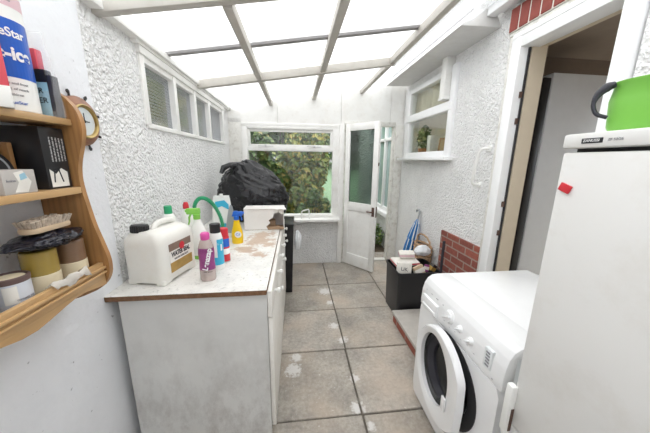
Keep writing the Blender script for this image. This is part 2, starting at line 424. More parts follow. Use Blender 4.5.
def grid_wall(b, axis, a0, a1, u0, u1, z0, z1, holes):
    """slab of wall with rectangular holes (u0,u1,z0,z1)"""
    us = sorted({u0, u1, *[h[0] for h in holes], *[h[1] for h in holes]}); zs = sorted({z0, z1, *[h[2] for h in holes], *[h[3] for h in holes]})
    for i in range(len(us) - 1):
        for j in range(len(zs) - 1):
            cu, cz = (us[i] + us[i + 1]) / 2, (zs[j] + zs[j + 1]) / 2
            if any(h[0] < cu < h[1] and h[2] < cz < h[3] for h in holes): continue
            if axis == 'x': b.box(a0, a1, us[i], us[i + 1], zs[j], zs[j + 1])
            else: b.box(us[i], us[i + 1], a0, a1, zs[j], zs[j + 1])
    return b
def roofz(x): return 2.15 + .155 * (x + .85)

XL, XR, YF = -.85, 1.5, 3.62
# ------------------------------------------------------------------ setting: shell
b = B()
xs = [-1.41, -.81, -.21, .39, .99, 1.6]
ys = [-.99, -.43, .125, .68, 1.236, 1.793, 2.369, 2.913, 3.62]
for i in range(len(xs) - 1):
    for j in range(len(ys) - 1):
        if xs[i] < -.9: continue
        g = .006
        zt = random.uniform(-.004, .002)
        sx = random.uniform(-.004, .004)
        b.box(xs[i] + g + sx, xs[i + 1] - g + sx, ys[j] + g, ys[j + 1] - g, -.05, zt, .004, 1)
for x0, x1 in ((-.8, -.1), (-.088, .335), (.347, .72), (.732, 1.12), (1.132, 1.5)):
    b.box(x0, x1, 3.63, 4.0, -.05, -.006, .004, 1)
fl = struct(b.build('floor', 'slab'))
b = B(); b.box(-.9, 1.7, -1.0, 4.02, -.08, -.012); b.build('joint_bed', 'mortar_bed', fl)

b = B(); grid_wall(b, 'x', XL - .2, XL, 1.27, 3.85, -.05, 2.13, [(1.69, 3.345, 1.685, 2.08)])
struct(b.build('wall_left', 'pebble'))
b = B(); b.box(XL - .2, XR + .16, -1.12, -1.0, -.05, 2.6); struct(b.build('wall_back', 'plaster'))
b = B(); b.box(XL - .2, XL + .006, -1.0, 1.268, -.05, 2.13, .004, 1)
struct(b.build('wall_left', 'plaster'))
# window strip high in the left wall
wn = struct(thing('window_1', 'strip of four reeded panes high in the white left wall', 'window', (XL, 2.5, 1.68)))
del wn['category']
b = B()
b.box(XL - .06, XL + .022, 1.66, 3.37, 2.062, 2.115, .004)
b.box(XL - .06, XL + .012, 1.68, 3.35, 1.672, 1.70, .003)
cuts = [1.69, 2.09, 2.47, 2.84, 3.345]
for k, c in enumerate(cuts):
    w = .022; b.box(XL - .055, XL + .012, c - w, c + w, 1.69, 2.075, .003)
b.box(XL - .055, XL + .006, 1.69, 3.345, 2.03, 2.065, .002)
b.build('window_frame', 'white_paint', wn)
for k in range(4):
    b = B(); b.box(XL - .03, XL - .026, cuts[k] + .024, cuts[k + 1] - .024, 1.702, 2.028); b.build('pane', 'reeded', wn)
b = B(); b.box(XL - .03, XL + .05, 1.28, 3.64, 2.115, 2.15, .004); b.box(XL - .02, XL + .03, 1.62, 3.62, 2.10, 2.12, .003)
struct(b.build('trim_1', 'white_paint'))

# far wall: low rendered wall, posts, window, cladding
wf = B(); wf.box(XL - .1, .60, YF, YF + .2, -.05, .69); wf = struct(wf.build('wall_far', 'pebble'))
b = B(); b.box(-.86, -.69, YF - .02, YF + .08, .69, 2.02, .003); b.build('cement_strip', 'post_paint', wf)
b = B()
edges = [-.86, -.22, .62, 1.30, 1.62]
for x0, x1 in zip(edges, edges[1:]):
    x0 += .002; x1 -= .002
    b.prism([(x0, 1.965), (x1, 1.965), (x1, roofz(x1) + .01), (x0, roofz(x0) + .01)], 'y', YF - .02, YF + .03)
b.build('cladding', 'white_paint', wf)
w2 = struct(thing('window_2', '', 'w', (-.06, YF, .69))); del w2['category']; del w2['label']
b = B()
b.box(-.69, .597, YF - .034, YF + .058, 1.925, 1.968, .004)
b.box(-.69, -.615, YF - .03, YF + .06, .70, 1.93, .004); b.box(.515, .60, YF - .03, YF + .06, .70, 1.93, .004)
b.box(-.615, .515, YF - .035, YF + .05, 1.895, 1.93, .003)
b.box(-.625, .525, YF - .032, YF + .058, 1.615, 1.665, .004)
b.box(-.625, .525, YF - .028, YF + .058, .702, .745, .004)
b.build('window_frame', 'white_paint', w2)
b = B()
for x0, x1, z0, z1 in ((-.615, .515, 1.665, 1.895),):
    t = .035; y0, y1 = YF - .015, YF + .03
    b.box(x0 + t - .003, x1 - t + .003, y0 + .001, y1 - .001, z1 - t, z1, .003); b.box(x0 + t - .003, x1 - t + .003, y0 + .001, y1 - .001, z0, z0 + t, .003); b.box(x0, x0 + t, y0, y1, z0, z1, .003); b.box(x1 - t, x1, y0, y1, z0, z1, .003)
b.build('vent_sash', 'white_paint', w2)
for xx in (-.38, .26):
    b = B(); b.box(xx - .10, xx + .10, YF - .045, YF - .033, 1.672, 1.682, .003); b.box(xx - .012, xx + .012, YF - .05, YF - .03, 1.665, 1.70, .003)
    b.build('window_stay', 'chrome', w2)
b = B(); b.box(-.58, .48, YF + .005, YF + .009, 1.70, 1.86); b.box(-.615, .515, YF + .012, YF + .016, .745, 1.615); b.build('pane', 'glass', w2)
b = B(); b.box(-.80, .615, YF - .17, YF + .02, .665, .70, .006); b.build('window_sill', 'white_paint', w2)
# posts of the far wall
for k, (x0, x1, z1, m) in enumerate(((.60, .665, 1.97, 'white_paint'), (1.385, 1.50, 1.985, 'post_paint'))):
    b = B(); b.box(x0, x1, YF - .045, YF + .07, 0, z1, .004); struct(b.build('trim_%d' % (k + 2), m))
b = B(); b.box(.665, 1.385, YF - .03, YF + .07, 1.965, 2.02, .004); b.box(.66, .69, YF - .02, YF + .07, 0, 1.965, .003); b.box(1.36, 1.385, YF - .02, YF + .05, 0, 1.965, .003); b.box(.66, 1.385, YF - .02, YF + .07, -.02, .025, .004)
struct(b.build('trim_4', 'post_paint'))
b = B(); b.box(1.47, 1.56, YF - .02, YF + .06, 0, 2.45, .004); struct(b.build('trim_5', 'post_paint'))
# open garden door (hinged at the post, swung inwards)
hx, hy = .70, 3.585
ex, ey = 1.035, 3.175
L = math.hypot(ex - hx, ey - hy); ang = math.atan2(ey - hy, ex - hx)
d1 = struct(thing('door_1', '', 'd', (hx, hy, .02), ang)); del d1['category']; del d1['label']
W, Hh, t2 = L, 1.955, .02
b = B()
b.box(0, .075, -t2, t2, 0, Hh, .004); b.box(W - .075, W, -t2, t2, 0, Hh, .004)
b.box(.075, W - .075, -t2, t2, Hh - .09, Hh, .004); b.box(.075, W - .075, -t2, t2, .80, .92, .004); b.box(.075, W - .075, -t2, t2, 0, .17, .004)
b.build('door_frame', 'white_paint', d1, world=False)
b = B(); b.box(.07, W - .07, -.008, .008, .165, .805, 0); b.build('door_panel', 'white_paint', d1, world=False)
b = B(); b.box(.07, W - .07, -.004, .004, .915, Hh - .085); b.build('door_pane', 'obscure', d1, world=False)
b = B(); b.cyl((W - .035, -t2, .83), (W - .035, -.055, .83), .009); b.tube([(W - .035, -.055, .83), (W - .06, -.058, .83), (W - .11, -.055, .828)], .009); b.box(W - .055, W - .015, -.026, -t2, .77, .89, .003)
b.build('door_handle', 'rust', d1, world=False)
b = B(); b.box(W - .002, W + .003, -.012, .012, .76, .90); b.box(W - .002, W + .003, -.01, .01, 1.42, 1.46); b.build('lock_plate', 'rust', d1, world=False)

# roof
b = B()
x0, x1 = -.95, .93
for y0, y1 in ((-.6, 1.94), (1.955, 4.0)):
    b.prism([(x0, roofz(x0) + .004), (x1, roofz(x1) + .004), (x1, roofz(x1) + .010), (x0, roofz(x0) + .010)], 'y', y0, y1)
struct(b.build('ceiling', 'sheet'))
b = B(); x0, x1 = .93, 1.26; b.prism([(x0, roofz(x0) + .004), (x1, roofz(x1) + .004), (x1, roofz(x1) + .010), (x0, roofz(x0) + .010)], 'y', -.6, 4.0)
struct(b.build('ceiling', 'clear_sheet'))
def xbeam(y0, y1, dz, x0, x1, m, nm, up=.002):
    b = B(); b.prism([(x0, roofz(x0) - dz), (x1, roofz(x1) - dz), (x1, roofz(x1) + up), (x0, roofz(x0) + up)], 'y', y0, y1, .003)
    return struct(b.build(nm, m))
def ybeam(x, w, dz, y0, y1, m, nm):
    b = B(); z = roofz(x); b.box(x - w / 2, x + w / 2, y0, y1, z - dz, z - .002, .003); return struct(b.build(nm, m))
xbeam(1.355, 1.40, .05, -.90, 1.25, 'beam_paint', 'ceiling_beam')
xbeam(2.49, 2.54, .065, -.82, .92, 'beam_paint', 'ceiling_beam')
xbeam(1.925, 1.965, .012, -.82, .93, 'grey_bar', 'ceiling_beam', .02)
for x, w in ((-.30, .045), (.255, .05), (.885, .045)):
    ybeam(x, w, .06, 1.402, 2.488, 'beam_paint', 'ceiling_beam'); ybeam(x, w, .055, 2.542, YF - .02, 'beam_paint', 'ceiling_beam')
xbeam(.0, .045, .05, -.90, 1.25, 'beam_paint', 'ceiling_beam')

# right wall with door and window openings
DH = (1.09, 1.835, .0, 2.36); WH = (2.42, 3.46, 1.53, 2.38)
b = B(); grid_wall(b, 'x', XR, XR + .16, -1.0, 3.9, 0, 2.75, [DH, WH]); struct(b.build('wall_right', 'pebble'))
b = B(); b.box(XR - .022, XR + .002, 1.838, 2.39, .10, .82); struct(b.build('wall_right_brick_base', 'brick'))
b = B(); b.box(XR - .03, XR + .01, 1.0, 1.845, 2.362, 2.51, mi=1)
k = 1.838
while k > 1.05:
    b.box(XR - .036, XR, k - .066, k, 2.366, 2.506, .003, 1); k -= .078
struct(b.build('trim_6', ['brick_solid', 'mortar']))
d2 = struct(thing('door_2', '', 'd', (XR, 1.45, .1))); del d2['category']; del d2['label']
b = B()
b.box(XR - .03, XR + .10, 1.722, 1.80, .1, 2.34, .005); b.box(XR - .03, XR + .10, 1.10, 1.172, .1, 2.34, .005); b.box(XR - .028, XR + .10, 1.17, 1.725, 2.24, 2.338, .005)
b.box(XR - .032, XR + .10, 1.10, 1.80, 2.305, 2.318, .002)
b.build('door_frame', 'upvc', d2)
b = B(); b.box(XR - .012, XR + .1, 1.80, 1.842, .1, 2.352, .003); b.box(XR - .02, XR + .1, 1.07, 1.845, 2.34, 2.362, .003); b.build('door_surround', 'post_paint', d2)
b = B(); b.box(XR + .048, XR + .155, 1.708, 1.75, .1, 2.28); b.box(XR + .10, XR + .155, 1.12, 1.708, 2.25, 2.28); b.box(XR + .10, XR + .155, 1.09, 1.125, .1, 2.28); b.build('door_lining', 'cream', d2)
b = B(); b.box(XR + .03, XR + .042, 1.712, 1.722, .1, 2.24); b.build('door_seal', 'dark', d2)
for z in (.98, 1.2, 1.78, 1.95):
    b = B(); b.box(XR + .012, XR + .034, 1.712, 1.722, z - .02, z + .02, .002); b.build('strike_plate', 'rust', d2)
w3 = struct(thing('window_3', '', 'w', (XR, 2.9, 1.53))); del w3['category']; del w3['label']
b = B(); Y0, Y1 = 2.42, 3.46
b.box(XR - .03, XR + .05, Y0 - .004, Y0 + .075, 1.53, 2.385, .006); b.box(XR - .03, XR + .05, Y1 - .09, Y1 + .004, 1.53, 2.385, .006)
b.box(XR - .028, XR + .05, Y0 + .07, Y1 - .085, 2.325, 2.38, .006); b.box(XR - .028, XR + .05, Y0 + .07, Y1 - .085, 1.547, 1.61, .006); b.box(XR - .04, XR + .05, Y0 + .02, Y1 - .02, 1.985, 2.07, .006)
b.build('window_frame', 'upvc', w3)
b = B(); b.box(XR + .0, XR + .006, Y0 + .07, Y1 - .08, 1.605, 1.99); b.box(XR + .0, XR + .006, Y0 + .07, Y1 - .08, 2.065, 2.33); b.build('pane', 'glass', w3)
b = B(); b.box(XR - .10, XR + .05, Y0 - .05, Y1 + .06, 1.515, 1.546, .005); b.build('window_sill', 'upvc', w3)
# boxed eaves along the house wall
b = B()
b.prism([(1.185, 2.452), (1.50, 2.46), (1.44, 2.565), (1.275, 2.56)], 'y', 1.96, 3.52, .004)
b.prism([(1.275, 2.556), (1.30, 2.556), (1.30, 2.70), (1.275, 2.70)], 'y', 1.97, 3.52, .003)
b.prism([(1.25, 2.69), (1.32, 2.69), (1.32, 2.715), (1.25, 2.715)], 'y', 1.97, 3.52, .003)
b.box(1.30, 1.42, 1.97, 2.09, 2.55, 2.80, .01)
b.box(1.262, 1.277, 1.965, 3.52, 2.556, 2.566, mi=1); b.prism([(1.218, 2.496), (1.222, 2.496), (1.228, 2.503), (1.224, 2.503)], 'y', 1.965, 3.515, mi=1)
struct(b.build('trim_7', ['fascia_paint', 'grey_bar']))
b = B(); b.box(1.37, 1.44, -.6, 1.955, 2.515, 2.60, .006); b.box(1.44, 1.50, -.6, 1.955, 2.545, 2.70, .004); b.box(1.31, 1.36, -.6, 1.955, 2.585, 2.68, .004)
struct(b.build('trim_8', 'upvc'))
b = B(); b.box(1.415, 1.5, 2.50, 2.585, 2.10, 2.46, .004); b.box(1.41, 1.5, 2.495, 2.59, 2.085, 2.11, .003)
struct(b.build('trim_9', 'white_paint'))

# kitchen behind the right wall: dim lobby at the door, bright room at the window
b = B(); b.box(XR + .16, 4.0, .2, 4.3, -.02, .10); struct(b.build('floor', 'kitchen_wall'))
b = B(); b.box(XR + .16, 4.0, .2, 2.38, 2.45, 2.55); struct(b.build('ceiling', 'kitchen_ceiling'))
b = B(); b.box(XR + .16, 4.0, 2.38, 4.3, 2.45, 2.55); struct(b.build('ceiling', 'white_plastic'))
b = B(); grid_wall(b, 'x', 3.9, 4.0, .2, 4.3, .1, 2.45, [(2.45, 4.19, .2, 2.43), (.32, 1.88, .12, 2.3)]); b.box(XR + .16, 3.9, 4.2, 4.3, .1, 2.45)  # unseen openings added to let daylight into kitchen and lobby
struct(b.build('wall_kitchen', 'kitchen_wall'))
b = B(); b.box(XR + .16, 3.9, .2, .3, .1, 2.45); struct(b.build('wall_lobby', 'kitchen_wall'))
b = B(); b.box(XR + .16, 3.9, 2.365, 2.41, .1, 2.45)  # partition added to block window light from the lobby
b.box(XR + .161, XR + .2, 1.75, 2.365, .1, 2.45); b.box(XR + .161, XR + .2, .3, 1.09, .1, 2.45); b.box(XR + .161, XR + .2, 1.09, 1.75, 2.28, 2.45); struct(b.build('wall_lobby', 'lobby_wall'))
f = thing('fridge_freezer', 'tall grey appliance standing inside the kitchen doorway', 'fridge', (2.25, 2.13, .1))
b = B(); b.box(1.93, 2.56, 1.90, 2.355, .1, 2.165, .012); b.build('cabinet', 'grey_panel', f)
b = B(); b.box(1.86, 1.928, 1.905, 2.35, .14, 2.13, .01); b.build('door', 'black_plastic', f)
b = B(); b.box(1.835, 1.86, 1.93, 1.95, .9, 1.5, .004); b.build('handle', 'dark', f)
# things behind the kitchen window
b = B(); rings = []
ny = 90
for zz in (2.40, 2.0 + .03):
    rings.append([(1.60 + .026 * math.sin(k * .85 + 1.2 * math.sin(k * .31)) + .006 * math.sin(k * .5), 2.45 + k * 1.0 / ny, zz - (.02 * math.sin(k * .21) if zz < 2.3 else 0)) for k in range(ny + 1)])
b.loft(rings, caps=False, closed=False)
o = b.build('net_curtain', 'curtain'); tag(o, 'short cream gathered curtain across the top of the kitchen window', 'curtain')
sm = o.modifiers.new('thick', 'SOLIDIFY'); sm.thickness = .002
b = B(); b.box(1.53, 1.662, 2.44, 3.45, 1.52, 1.56, .003); struct(b.build('trim_10', 'upvc'))
p = thing('picture_frame', 'brown picture frame leaning on the sill inside the kitchen window', 'picture frame', (1.60, 2.72, 1.56), .35)
T = Matrix.Rotation(.15, 4, 'Y')
b = B()
for (y0, y1, z0, z1) in ((-.08, -.06, 0, .2), (.06, .08, 0, .2), (-.06, .06, 0, .02), (-.06, .06, .18, .2)): b.box(-.01, .01, y0, y1, z0, z1, .003, 2, T)
b.build('frame', 'mahogany', p, world=False)
b = B(); b.box(-.006, .004, -.06, .06, .02, .18, 0, 2, T); b.build('picture', 'card_brown', p, world=False)
def leaves(cx, cy, cz, rx, ry, rz, n, size, seed, fill=.55, clumps=0):
    """many small leaves; with clumps they lie on the shells of rounded tufts"""
    rnd = random.Random(seed); V = []; F = []
    cl = []
    while len(cl) < clumps:
        q = Vector((rnd.uniform(-1, 1), rnd.uniform(-1, 1), rnd.uniform(-1, 1)))
        if q.length < .95 and (q.z < 0 or q.length > .35): cl.append((q, rnd.uniform(.2, .36)))
    for _ in range(n):
        if cl:
            c, cr = cl[rnd.randrange(len(cl))]; d = Vector((rnd.gauss(0, 1), rnd.gauss(0, 1), rnd.gauss(0, 1) + .3)).normalized()
            q = c + d * cr * rnd.uniform(.75, 1.1)
            nrm = (Vector((d.x, d.y, d.z + .5)) + Vector((rnd.gauss(0, .35), rnd.gauss(0, .35), rnd.gauss(0, .35)))).normalized()
        else:
            while True:
                q = Vector([rnd.uniform(-1, 1) for _ in range(3)])
                if fill < q.length < 1: break
            nrm = Vector((rnd.gauss(0, .6), rnd.gauss(0, .6), 1)).normalized()
        p = Vector((cx + q[0] * rx, cy + q[1] * ry, max(.03, cz + q[2] * rz)))
        R = nrm.to_track_quat('Z', 'Y').to_matrix() @ Matrix.Rotation(rnd.uniform(0, 2 * PI), 3, 'Z')
        s = size * rnd.uniform(.6, 1.35); k = len(V)
        for a, c_, h in ((0, -.5, 0), (.30, 0, .06), (0, .55, 0), (-.30, 0, .06)): V.append(p + R @ Vector((a * s, c_ * s, h * s)))
        F.append((k, k + 1, k + 2, k + 3))
    return V, F
def mesh_obj(name, V, F, mat, parent=None, off=(0, 0, 0)):
    me = bpy.data.meshes.new(name); o3 = Vector(off); me.from_pydata([v - o3 for v in V], [], F); me.materials.append(M[mat])
    o = bpy.data.objects.new(name, me); COL.objects.link(o)
    if parent: o.parent = parent
    return o
p = thing('potted_plant', 'small leafy plant in a pot behind the kitchen window glass', 'plant', (1.59, 3.16, 1.56))
b = B(); b.lathe([(0, 0), (.045, 0), (.06, .10), (.05, .10), (.048, .09), (0, .09)]); b.build('pot', 'terracotta', p, world=False)
V, F = leaves(0, 0, .23, .055, .13, .14, 260, .05, 5, .1); mesh_obj('foliage', V, F, 'leaf_grey', p)
b = B(); b.box(1.56, 1.66, 2.95, 3.02, 1.56, 1.80, .004); o = b.build('carton', 'paper'); tag(o, 'pale carton standing on the sill inside the kitchen window', 'carton')

# step at the kitchen door
st = thing('door_step', 'concrete step with a red brick edge below the kitchen door', 'step', (1.2, 1.74, 0))
b = B(); b.box(.915, XR, 1.36, 2.11, 0, .085); b.build('riser', 'brick', st)
b = B(); b.box(.90, XR, 1.355, 2.118, .085, .115, .005); b.build('tread', 'concrete', st)
for y in (1.37, 1.60, 1.83, 2.06):
    pass

# outdoors
b = B()
for (x0, x1, y0, y1, z0, z1) in ((-6, 8, 4.0, 6.2, -.3, -.05),): b.box(x0, x1, y0, y1, z0, z1)
struct(b.build('ground', 'soil'))
b = B(); b.loft([[(-9, 6.2, -.4), (9, 6.2, -.4), (9, 6.2, -.05), (-9, 6.2, -.05)], [(-9, 11, -.4), (9, 11, -.4), (9, 11, .75), (-9, 11, .55)], [(-9, 17, -.4), (9, 17, -.4), (9, 17, 1.5), (-9, 17, 1.2)]])
struct(b.build('lawn', 'lawn'))
def bush(name, label, x, y, w, h, n, leaf, mat, seed, group=None, base=-.05, clumps=26):
    t = thing(name, label, 'bush' if name != 'tree' else 'tree', (x, y, base), 0, group)
    V, F = leaves(0, 0, h * .52, w, w * .8, h * .52, n, leaf, seed, .3, clumps); mesh_obj('foliage', V, F, mat, t)
    rnd = random.Random(seed + 50); b = B()
    for k in range(5):
        a = rnd.uniform(0, 6.28); q = rnd.uniform(.2, .5) * w
        b.tube([(0, 0, -.02), (.3 * q * math.cos(a), .3 * q * math.sin(a), h * .3), (q * math.cos(a), q * math.sin(a), h * .75)], [.03, .02, .008], 6)
    b.build('stem', 'bark', t, world=False)
    return t
bush('shrub', 'dark green shrub close outside the far window, behind the black sack', -.95, 5.0, .60, 2.2, 6000, .13, 'leaf_dark', 1, clumps=34)
bush('shrub', 'golden green bush filling the middle of the far window', .12, 5.6, .60, 2.7, 8500, .12, 'leaf_gold', 2, clumps=46)
bush('shrub', 'low dark shrub at the foot of the golden bush outside the window', .30, 4.5, .30, .95, 2600, .09, 'leaf_dark', 3, clumps=20)
bush('tree', 'tall dark green tree rising behind the shrubs outside the window', -.6, 8.0, 1.5, 4.6, 9000, .24, 'leaf_dark', 4, clumps=60)
bush('tree', 'pale grey green tree at the far edge of the lawn', 2.6, 14.5, 2.2, 4.6, 6000, .42, 'leaf_grey', 6, base=1.0, clumps=50)
bush('tree', 'broad yellowing tree on the bank beyond the left shrubs', -5.2, 10.5, 2.0, 5.2, 6000, .34, 'leaf_gold', 7, base=.3, clumps=50)
bush('tree', 'dense dark tree behind the pale tree above the lawn', -3.0, 16.5, 2.2, 6.0, 6000, .5, 'leaf_dark', 8, base=1.2, clumps=50)
V, F = leaves(1.15, 4.3, -.02, .16, .4, .1, 500, .06, 11, 0); o = mesh_obj('leaf_litter', V, F, 'leaf_litter'); tag(o, 'low weeds and fallen leaves outside the garden door', 'leaves', kind='stuff')
V, F = leaves(1.46, 4.5, .16, .12, .35, .22, 500, .06, 12, 0); o = mesh_obj('weed', V, F, 'leaf_dark'); tag(o, 'green weeds growing against the outside wall beyond the open door', 'weeds', kind='stuff')
# outside wall with a white window beyond the garden door
b = B(); grid_wall(b, 'x', 1.6, 1.75, 3.9, 6.5, -.1, 2.9, [(4.05, 5.6, .64, 2.2)]); struct(b.build('wall_outside', 'pebble'))
w4 = struct(thing('window_4', '', 'w', (1.6, 4.8, .62))); del w4['category']; del w4['label']
b = B(); b.box(1.57, 1.66, 4.05, 5.6, 2.14, 2.2, .004); b.box(1.57, 1.66, 4.05, 5.6, .64, .70, .004)
for y in (4.05, 4.52, 5.0, 5.55): b.box(1.57, 1.66, y, y + .05, .64, 2.2, .004)
b.box(1.57, 1.66, 4.05, 5.6, 1.84, 1.89, .004); b.build('window_frame', 'upvc', w4)
b = B(); b.box(1.62, 1.626, 4.1, 5.6, .68, 2.16); b.build('pane', mk('blue_green_pane', (.30, .42, .40), .12, coat=.6), w4)  # opaque blue-green colour stands in for reflections in the glass
b = B(); b.box(1.50, 1.66, 4.0, 5.65, .56, .635, .004); b.build('window_sill', 'upvc', w4)
b = B(); b.box(-3.2, -3.1, -2, 6.0, -.1, 2.6); o = struct(b.build('wall_neighbour', 'neighbour'))
b = B(); b.box(-3.3, -.85, -2, 4.0, -.2, -.06); struct(b.build('ground', 'soil'))

# ------------------------------------------------------------------ base cabinets and worktop
CY = [1.15, 1.67, 2.19, 2.71]
labs = ['white base cabinet with the scuffed bare side facing the room, nearest of the row', 'white base cabinet in the middle of the row under the stained worktop', 'white base cabinet at the far end of the row, under the torn box']
for k in range(3):
    y0, y1 = CY[k] + .001, CY[k + 1] - .001
    c = thing('base_cabinet', labs[k], 'cabinet', (-.46, (y0 + y1) / 2, 0), 0, 'base cabinets under the worktop')
    b = B()
    b.box(-.80, -.142, y0, y0 + .018, 0, .872); b.box(-.80, -.142, y1 - .018, y1, 0, .872)
    y2, y3 = y0 + .019, y1 - .019; b.box(-.795, -.142, y2, y3, .08, .098); b.box(-.798, -.785, y2, y3, .1, .87); b.box(-.78, -.144, y2, y3, .73, .745); b.box(-.19, -.172, y2, y3, 0, .078)
    b.build('carcass', 'cab_side', c)
    d = B(); d.box(-.140, -.118, y0 - .004, y1 - .006, .745, .885, .003)
    d = d.build('drawer', 'cab_white', c)
    for yk in ((y0 + .14), (y1 - .14)):
        b = B(); b.lathe([(0, 0), (.008, 0), (.007, .012), (.015, .02), (.015, .028), (.009, .033), (0, .034)], 14, Matrix.Translation((-.118, yk, .815)) @ Matrix.Rotation(PI / 2, 4, 'Y')); b.build('knob', 'white_plastic', d)
    d = B(); d.box(-.140, -.118, y0 + .003, y1 - .006, .085, .738, .003); d = d.build('door', 'cab_white', c)
    b = B(); b.lathe([(0, 0), (.008, 0), (.007, .012), (.015, .02), (.015, .028), (.009, .033), (0, .034)], 14, Matrix.Translation((-.118, y1 - .06, .66)) @ Matrix.Rotation(PI / 2, 4, 'Y'))
    b.build('knob', 'white_plastic', d)
wt = thing('worktop', 'long white worktop with chipped brown edge and rust stains', 'worktop', (-.5, 1.93, .872))
b = B(); b.box(-.845, -.142, 1.135, 2.72, .874, .8975); b.build('core', 'chipboard', wt)
b = B(); b.box(-.846, -.141, 1.134, 2.721, .8977, .90); b.build('laminate', 'worktop', wt)
# black crate and bag past the end of the cabinets
cr = thing('black_bin', 'black plastic bin wedged between the cabinets and the far window wall', 'bin', (-.12, 2.95, 0))
b = B()
b.loft([[(-.30, 2.76, 0), (-.05, 2.76, 0), (-.05, 3.1, 0), (-.30, 3.1, 0)], [(-.32, 2.74, .80), (-.025, 2.74, .80), (-.025, 3.14, .80), (-.32, 3.14, .80)]])
b.build('bucket', 'black_plastic', cr)
b = B(); b.box(-.325, -.018, 2.735, 3.145, .80, .82, .006); b.build('rim', 'black_plastic', cr)
def blob(name, c, r, mat, seed, fold=.12, sub=4, flat0=-.85, parent=None, knot=False):
    t = bmesh.new(); bmesh.ops.create_icosphere(t, subdivisions=sub, radius=1)
    for v in t.verts:
        p = v.co.copy(); n1 = noise.fractal(p * 1.6 + Vector((seed, 0, 0)), 1, 2, 4); n2 = 1 - abs(noise.noise(p * 4.2 + Vector((0, seed, 0)))) * 2
        n3 = 1 - abs(noise.noise(Vector((math.atan2(p.y, p.x) * 3.2, p.z * .9, seed)))) * 2.0
        s = 1 + .10 * n1 + fold * .5 * n2 + fold * .6 * n3
        p = p * s
        if p.z < flat0: p.z = flat0 - (flat0 - p.z) * .02
        v.co = Vector((c[0] + p.x * r[0], c[1] + p.y * r[1], c[2] + p.z * r[2]))
    b = B(); b.merge(t)
    return b.build(name, mat, parent, ang=1.2)
o = blob('carrier_bag', (.022, 2.80, .60), (.032, .05, .10), 'white_fabric', 9, .35); tag(o, 'crumpled white carrier bag hanging over the rim of the black bin', 'bag')

# refuse sack and torn box
s = thing('refuse_sack', 'big black refuse sack on the worktop in front of the far window', 'refuse sack', (-.42, 2.65, .9))
t = bmesh.new(); bmesh.ops.create_icosphere(t, subdivisions=6, radius=1)
for v in t.verts:
    p = v.co.copy(); az = math.atan2(p.y, p.x)
    n1 = noise.fractal(p * 1.3 + Vector((3.1, 0, 0)), 1, 2, 3)
    k3 = abs(noise.noise(Vector((p.x * 2.2 + p.z * 4.5, p.y * 2.5, p.z * 7.0 + p.x * 3)))); k4 = abs(noise.noise(p * 7.5 + Vector((0, 9, 0))))
    sc = 1 + .08 * n1 + .055 * (1 - 2 * k3) + .022 * (1 - 2 * k4)
    q = Vector((p.x * sc, p.y * sc, p.z * sc))
    wide = 1.0 - .30 * max(0, q.z) ** 1.2
    x = q.x * .335 * wide - .02 * q.z * 2 * (q.z > 0); y = q.y * .205 * wide; z = .26 + q.z * .32
    if z < .002: z = .002 + .0 * z
    if x < -.395: x = -.395
    v.co = Vector((x, y, z))
b = B(); b.merge(t); b.build('sack', 'sack', s, world=False, ang=1.0)
b = B(); b.tube([(-.13, -.02, .53), (-.20, -.06, .545), (-.25, -.09, .52), (-.27, -.11, .47)], [.05, .025, .028, .018], 9); b.build('knot', 'sack', s, world=False)
bx = thing('torn_box', 'white cardboard box with a ragged hole in its front, under the sack', 'box', (-.27, 2.22, .9), .03)
b = B()
zf = .185
b.prism([(-.17, 0), (.03, 0), (.015, .03), (.05, .06), (.035, .085), (.075, .11), (.085, .15), (.105, .145), (.12, .165), (.15, .13), (.165, .15), (.165, zf), (-.17, zf)], 'y', 0, .004)
b.prism([(.03, 0), (.165, 0), (.165, .02), (.11, .035), (.06, .028), (.015, .03)], 'y', .0, .004, mi=1)
b.box(-.17, -.166, .004, .16, 0, zf); b.box(.161, .165, .004, .16, 0, zf); b.box(-.17, .165, .16, .164, 0, zf); b.box(-.17, .165, 0, .16, 0, .004, mi=1)
b.build('carton', ['card_white', 'card_brown'], bx, world=False)
b = B(); b.prism([(-.172, .0), (-.05, -.012), (.08, -.006), (.115, -.045), (.14, -.02), (.165, -.055), (.19, -.03), (.175, .06), (.17, .165), (-.172, .165)], 'z', zf, zf + .004)
b.build('flap', 'card_white', bx, world=False)
b = B(); b.box(-.10, .09, .06, .14, .004, .07, .006); b.build('lining', 'card_brown', bx, world=False)

# ------------------------------------------------------------------ bottles on the worktop
WZ = .90
j = thing('jerrycan', 'big off-white plastic jerrycan with a black screw cap', 'jerrycan', (-.69, 1.355, WZ), -.21)
def curve(P, n=5):
    P = [Vector(p) for p in P]; Q = [P[0] * 2 - P[1], *P, P[-1] * 2 - P[-2]]; out = []
    for i in range(1, len(Q) - 2):
        a, b_, c, d_ = Q[i - 1:i + 3]
        for k in range(n):
            t_ = k / n; out.append(.5 * (2 * b_ + (c - a) * t_ + (2 * a - 5 * b_ + 4 * c - d_) * t_ ** 2 + (3 * b_ - a - 3 * c + d_) * t_ ** 3))
    return out + [P[-1]]
def rr(w, d, r, z, n=5, cx=0, cy=0):
    pts = []
    for (sx, sy, a0) in ((1, 1, 0), (-1, 1, PI / 2), (-1, -1, PI), (1, -1, 3 * PI / 2)):
        for k in range(n + 1):
            a = a0 + PI / 2 * k / n; pts.append((cx + sx * (w / 2 - r) + r * math.cos(a), cy + sy * (d / 2 - r) + r * math.sin(a), z))
    return pts
b = B()
w, d = .205, .27
b.loft([rr(w * .93, d * .95, .03, .012), rr(w, d, .035, .03), rr(w * .985, d, .035, .10), rr(w, d, .035, .20), rr(w * .97, d * .98, .04, .225), rr(w * .82, d * .9, .045, .25), rr(w * .60, d * .82, .04, .262)])
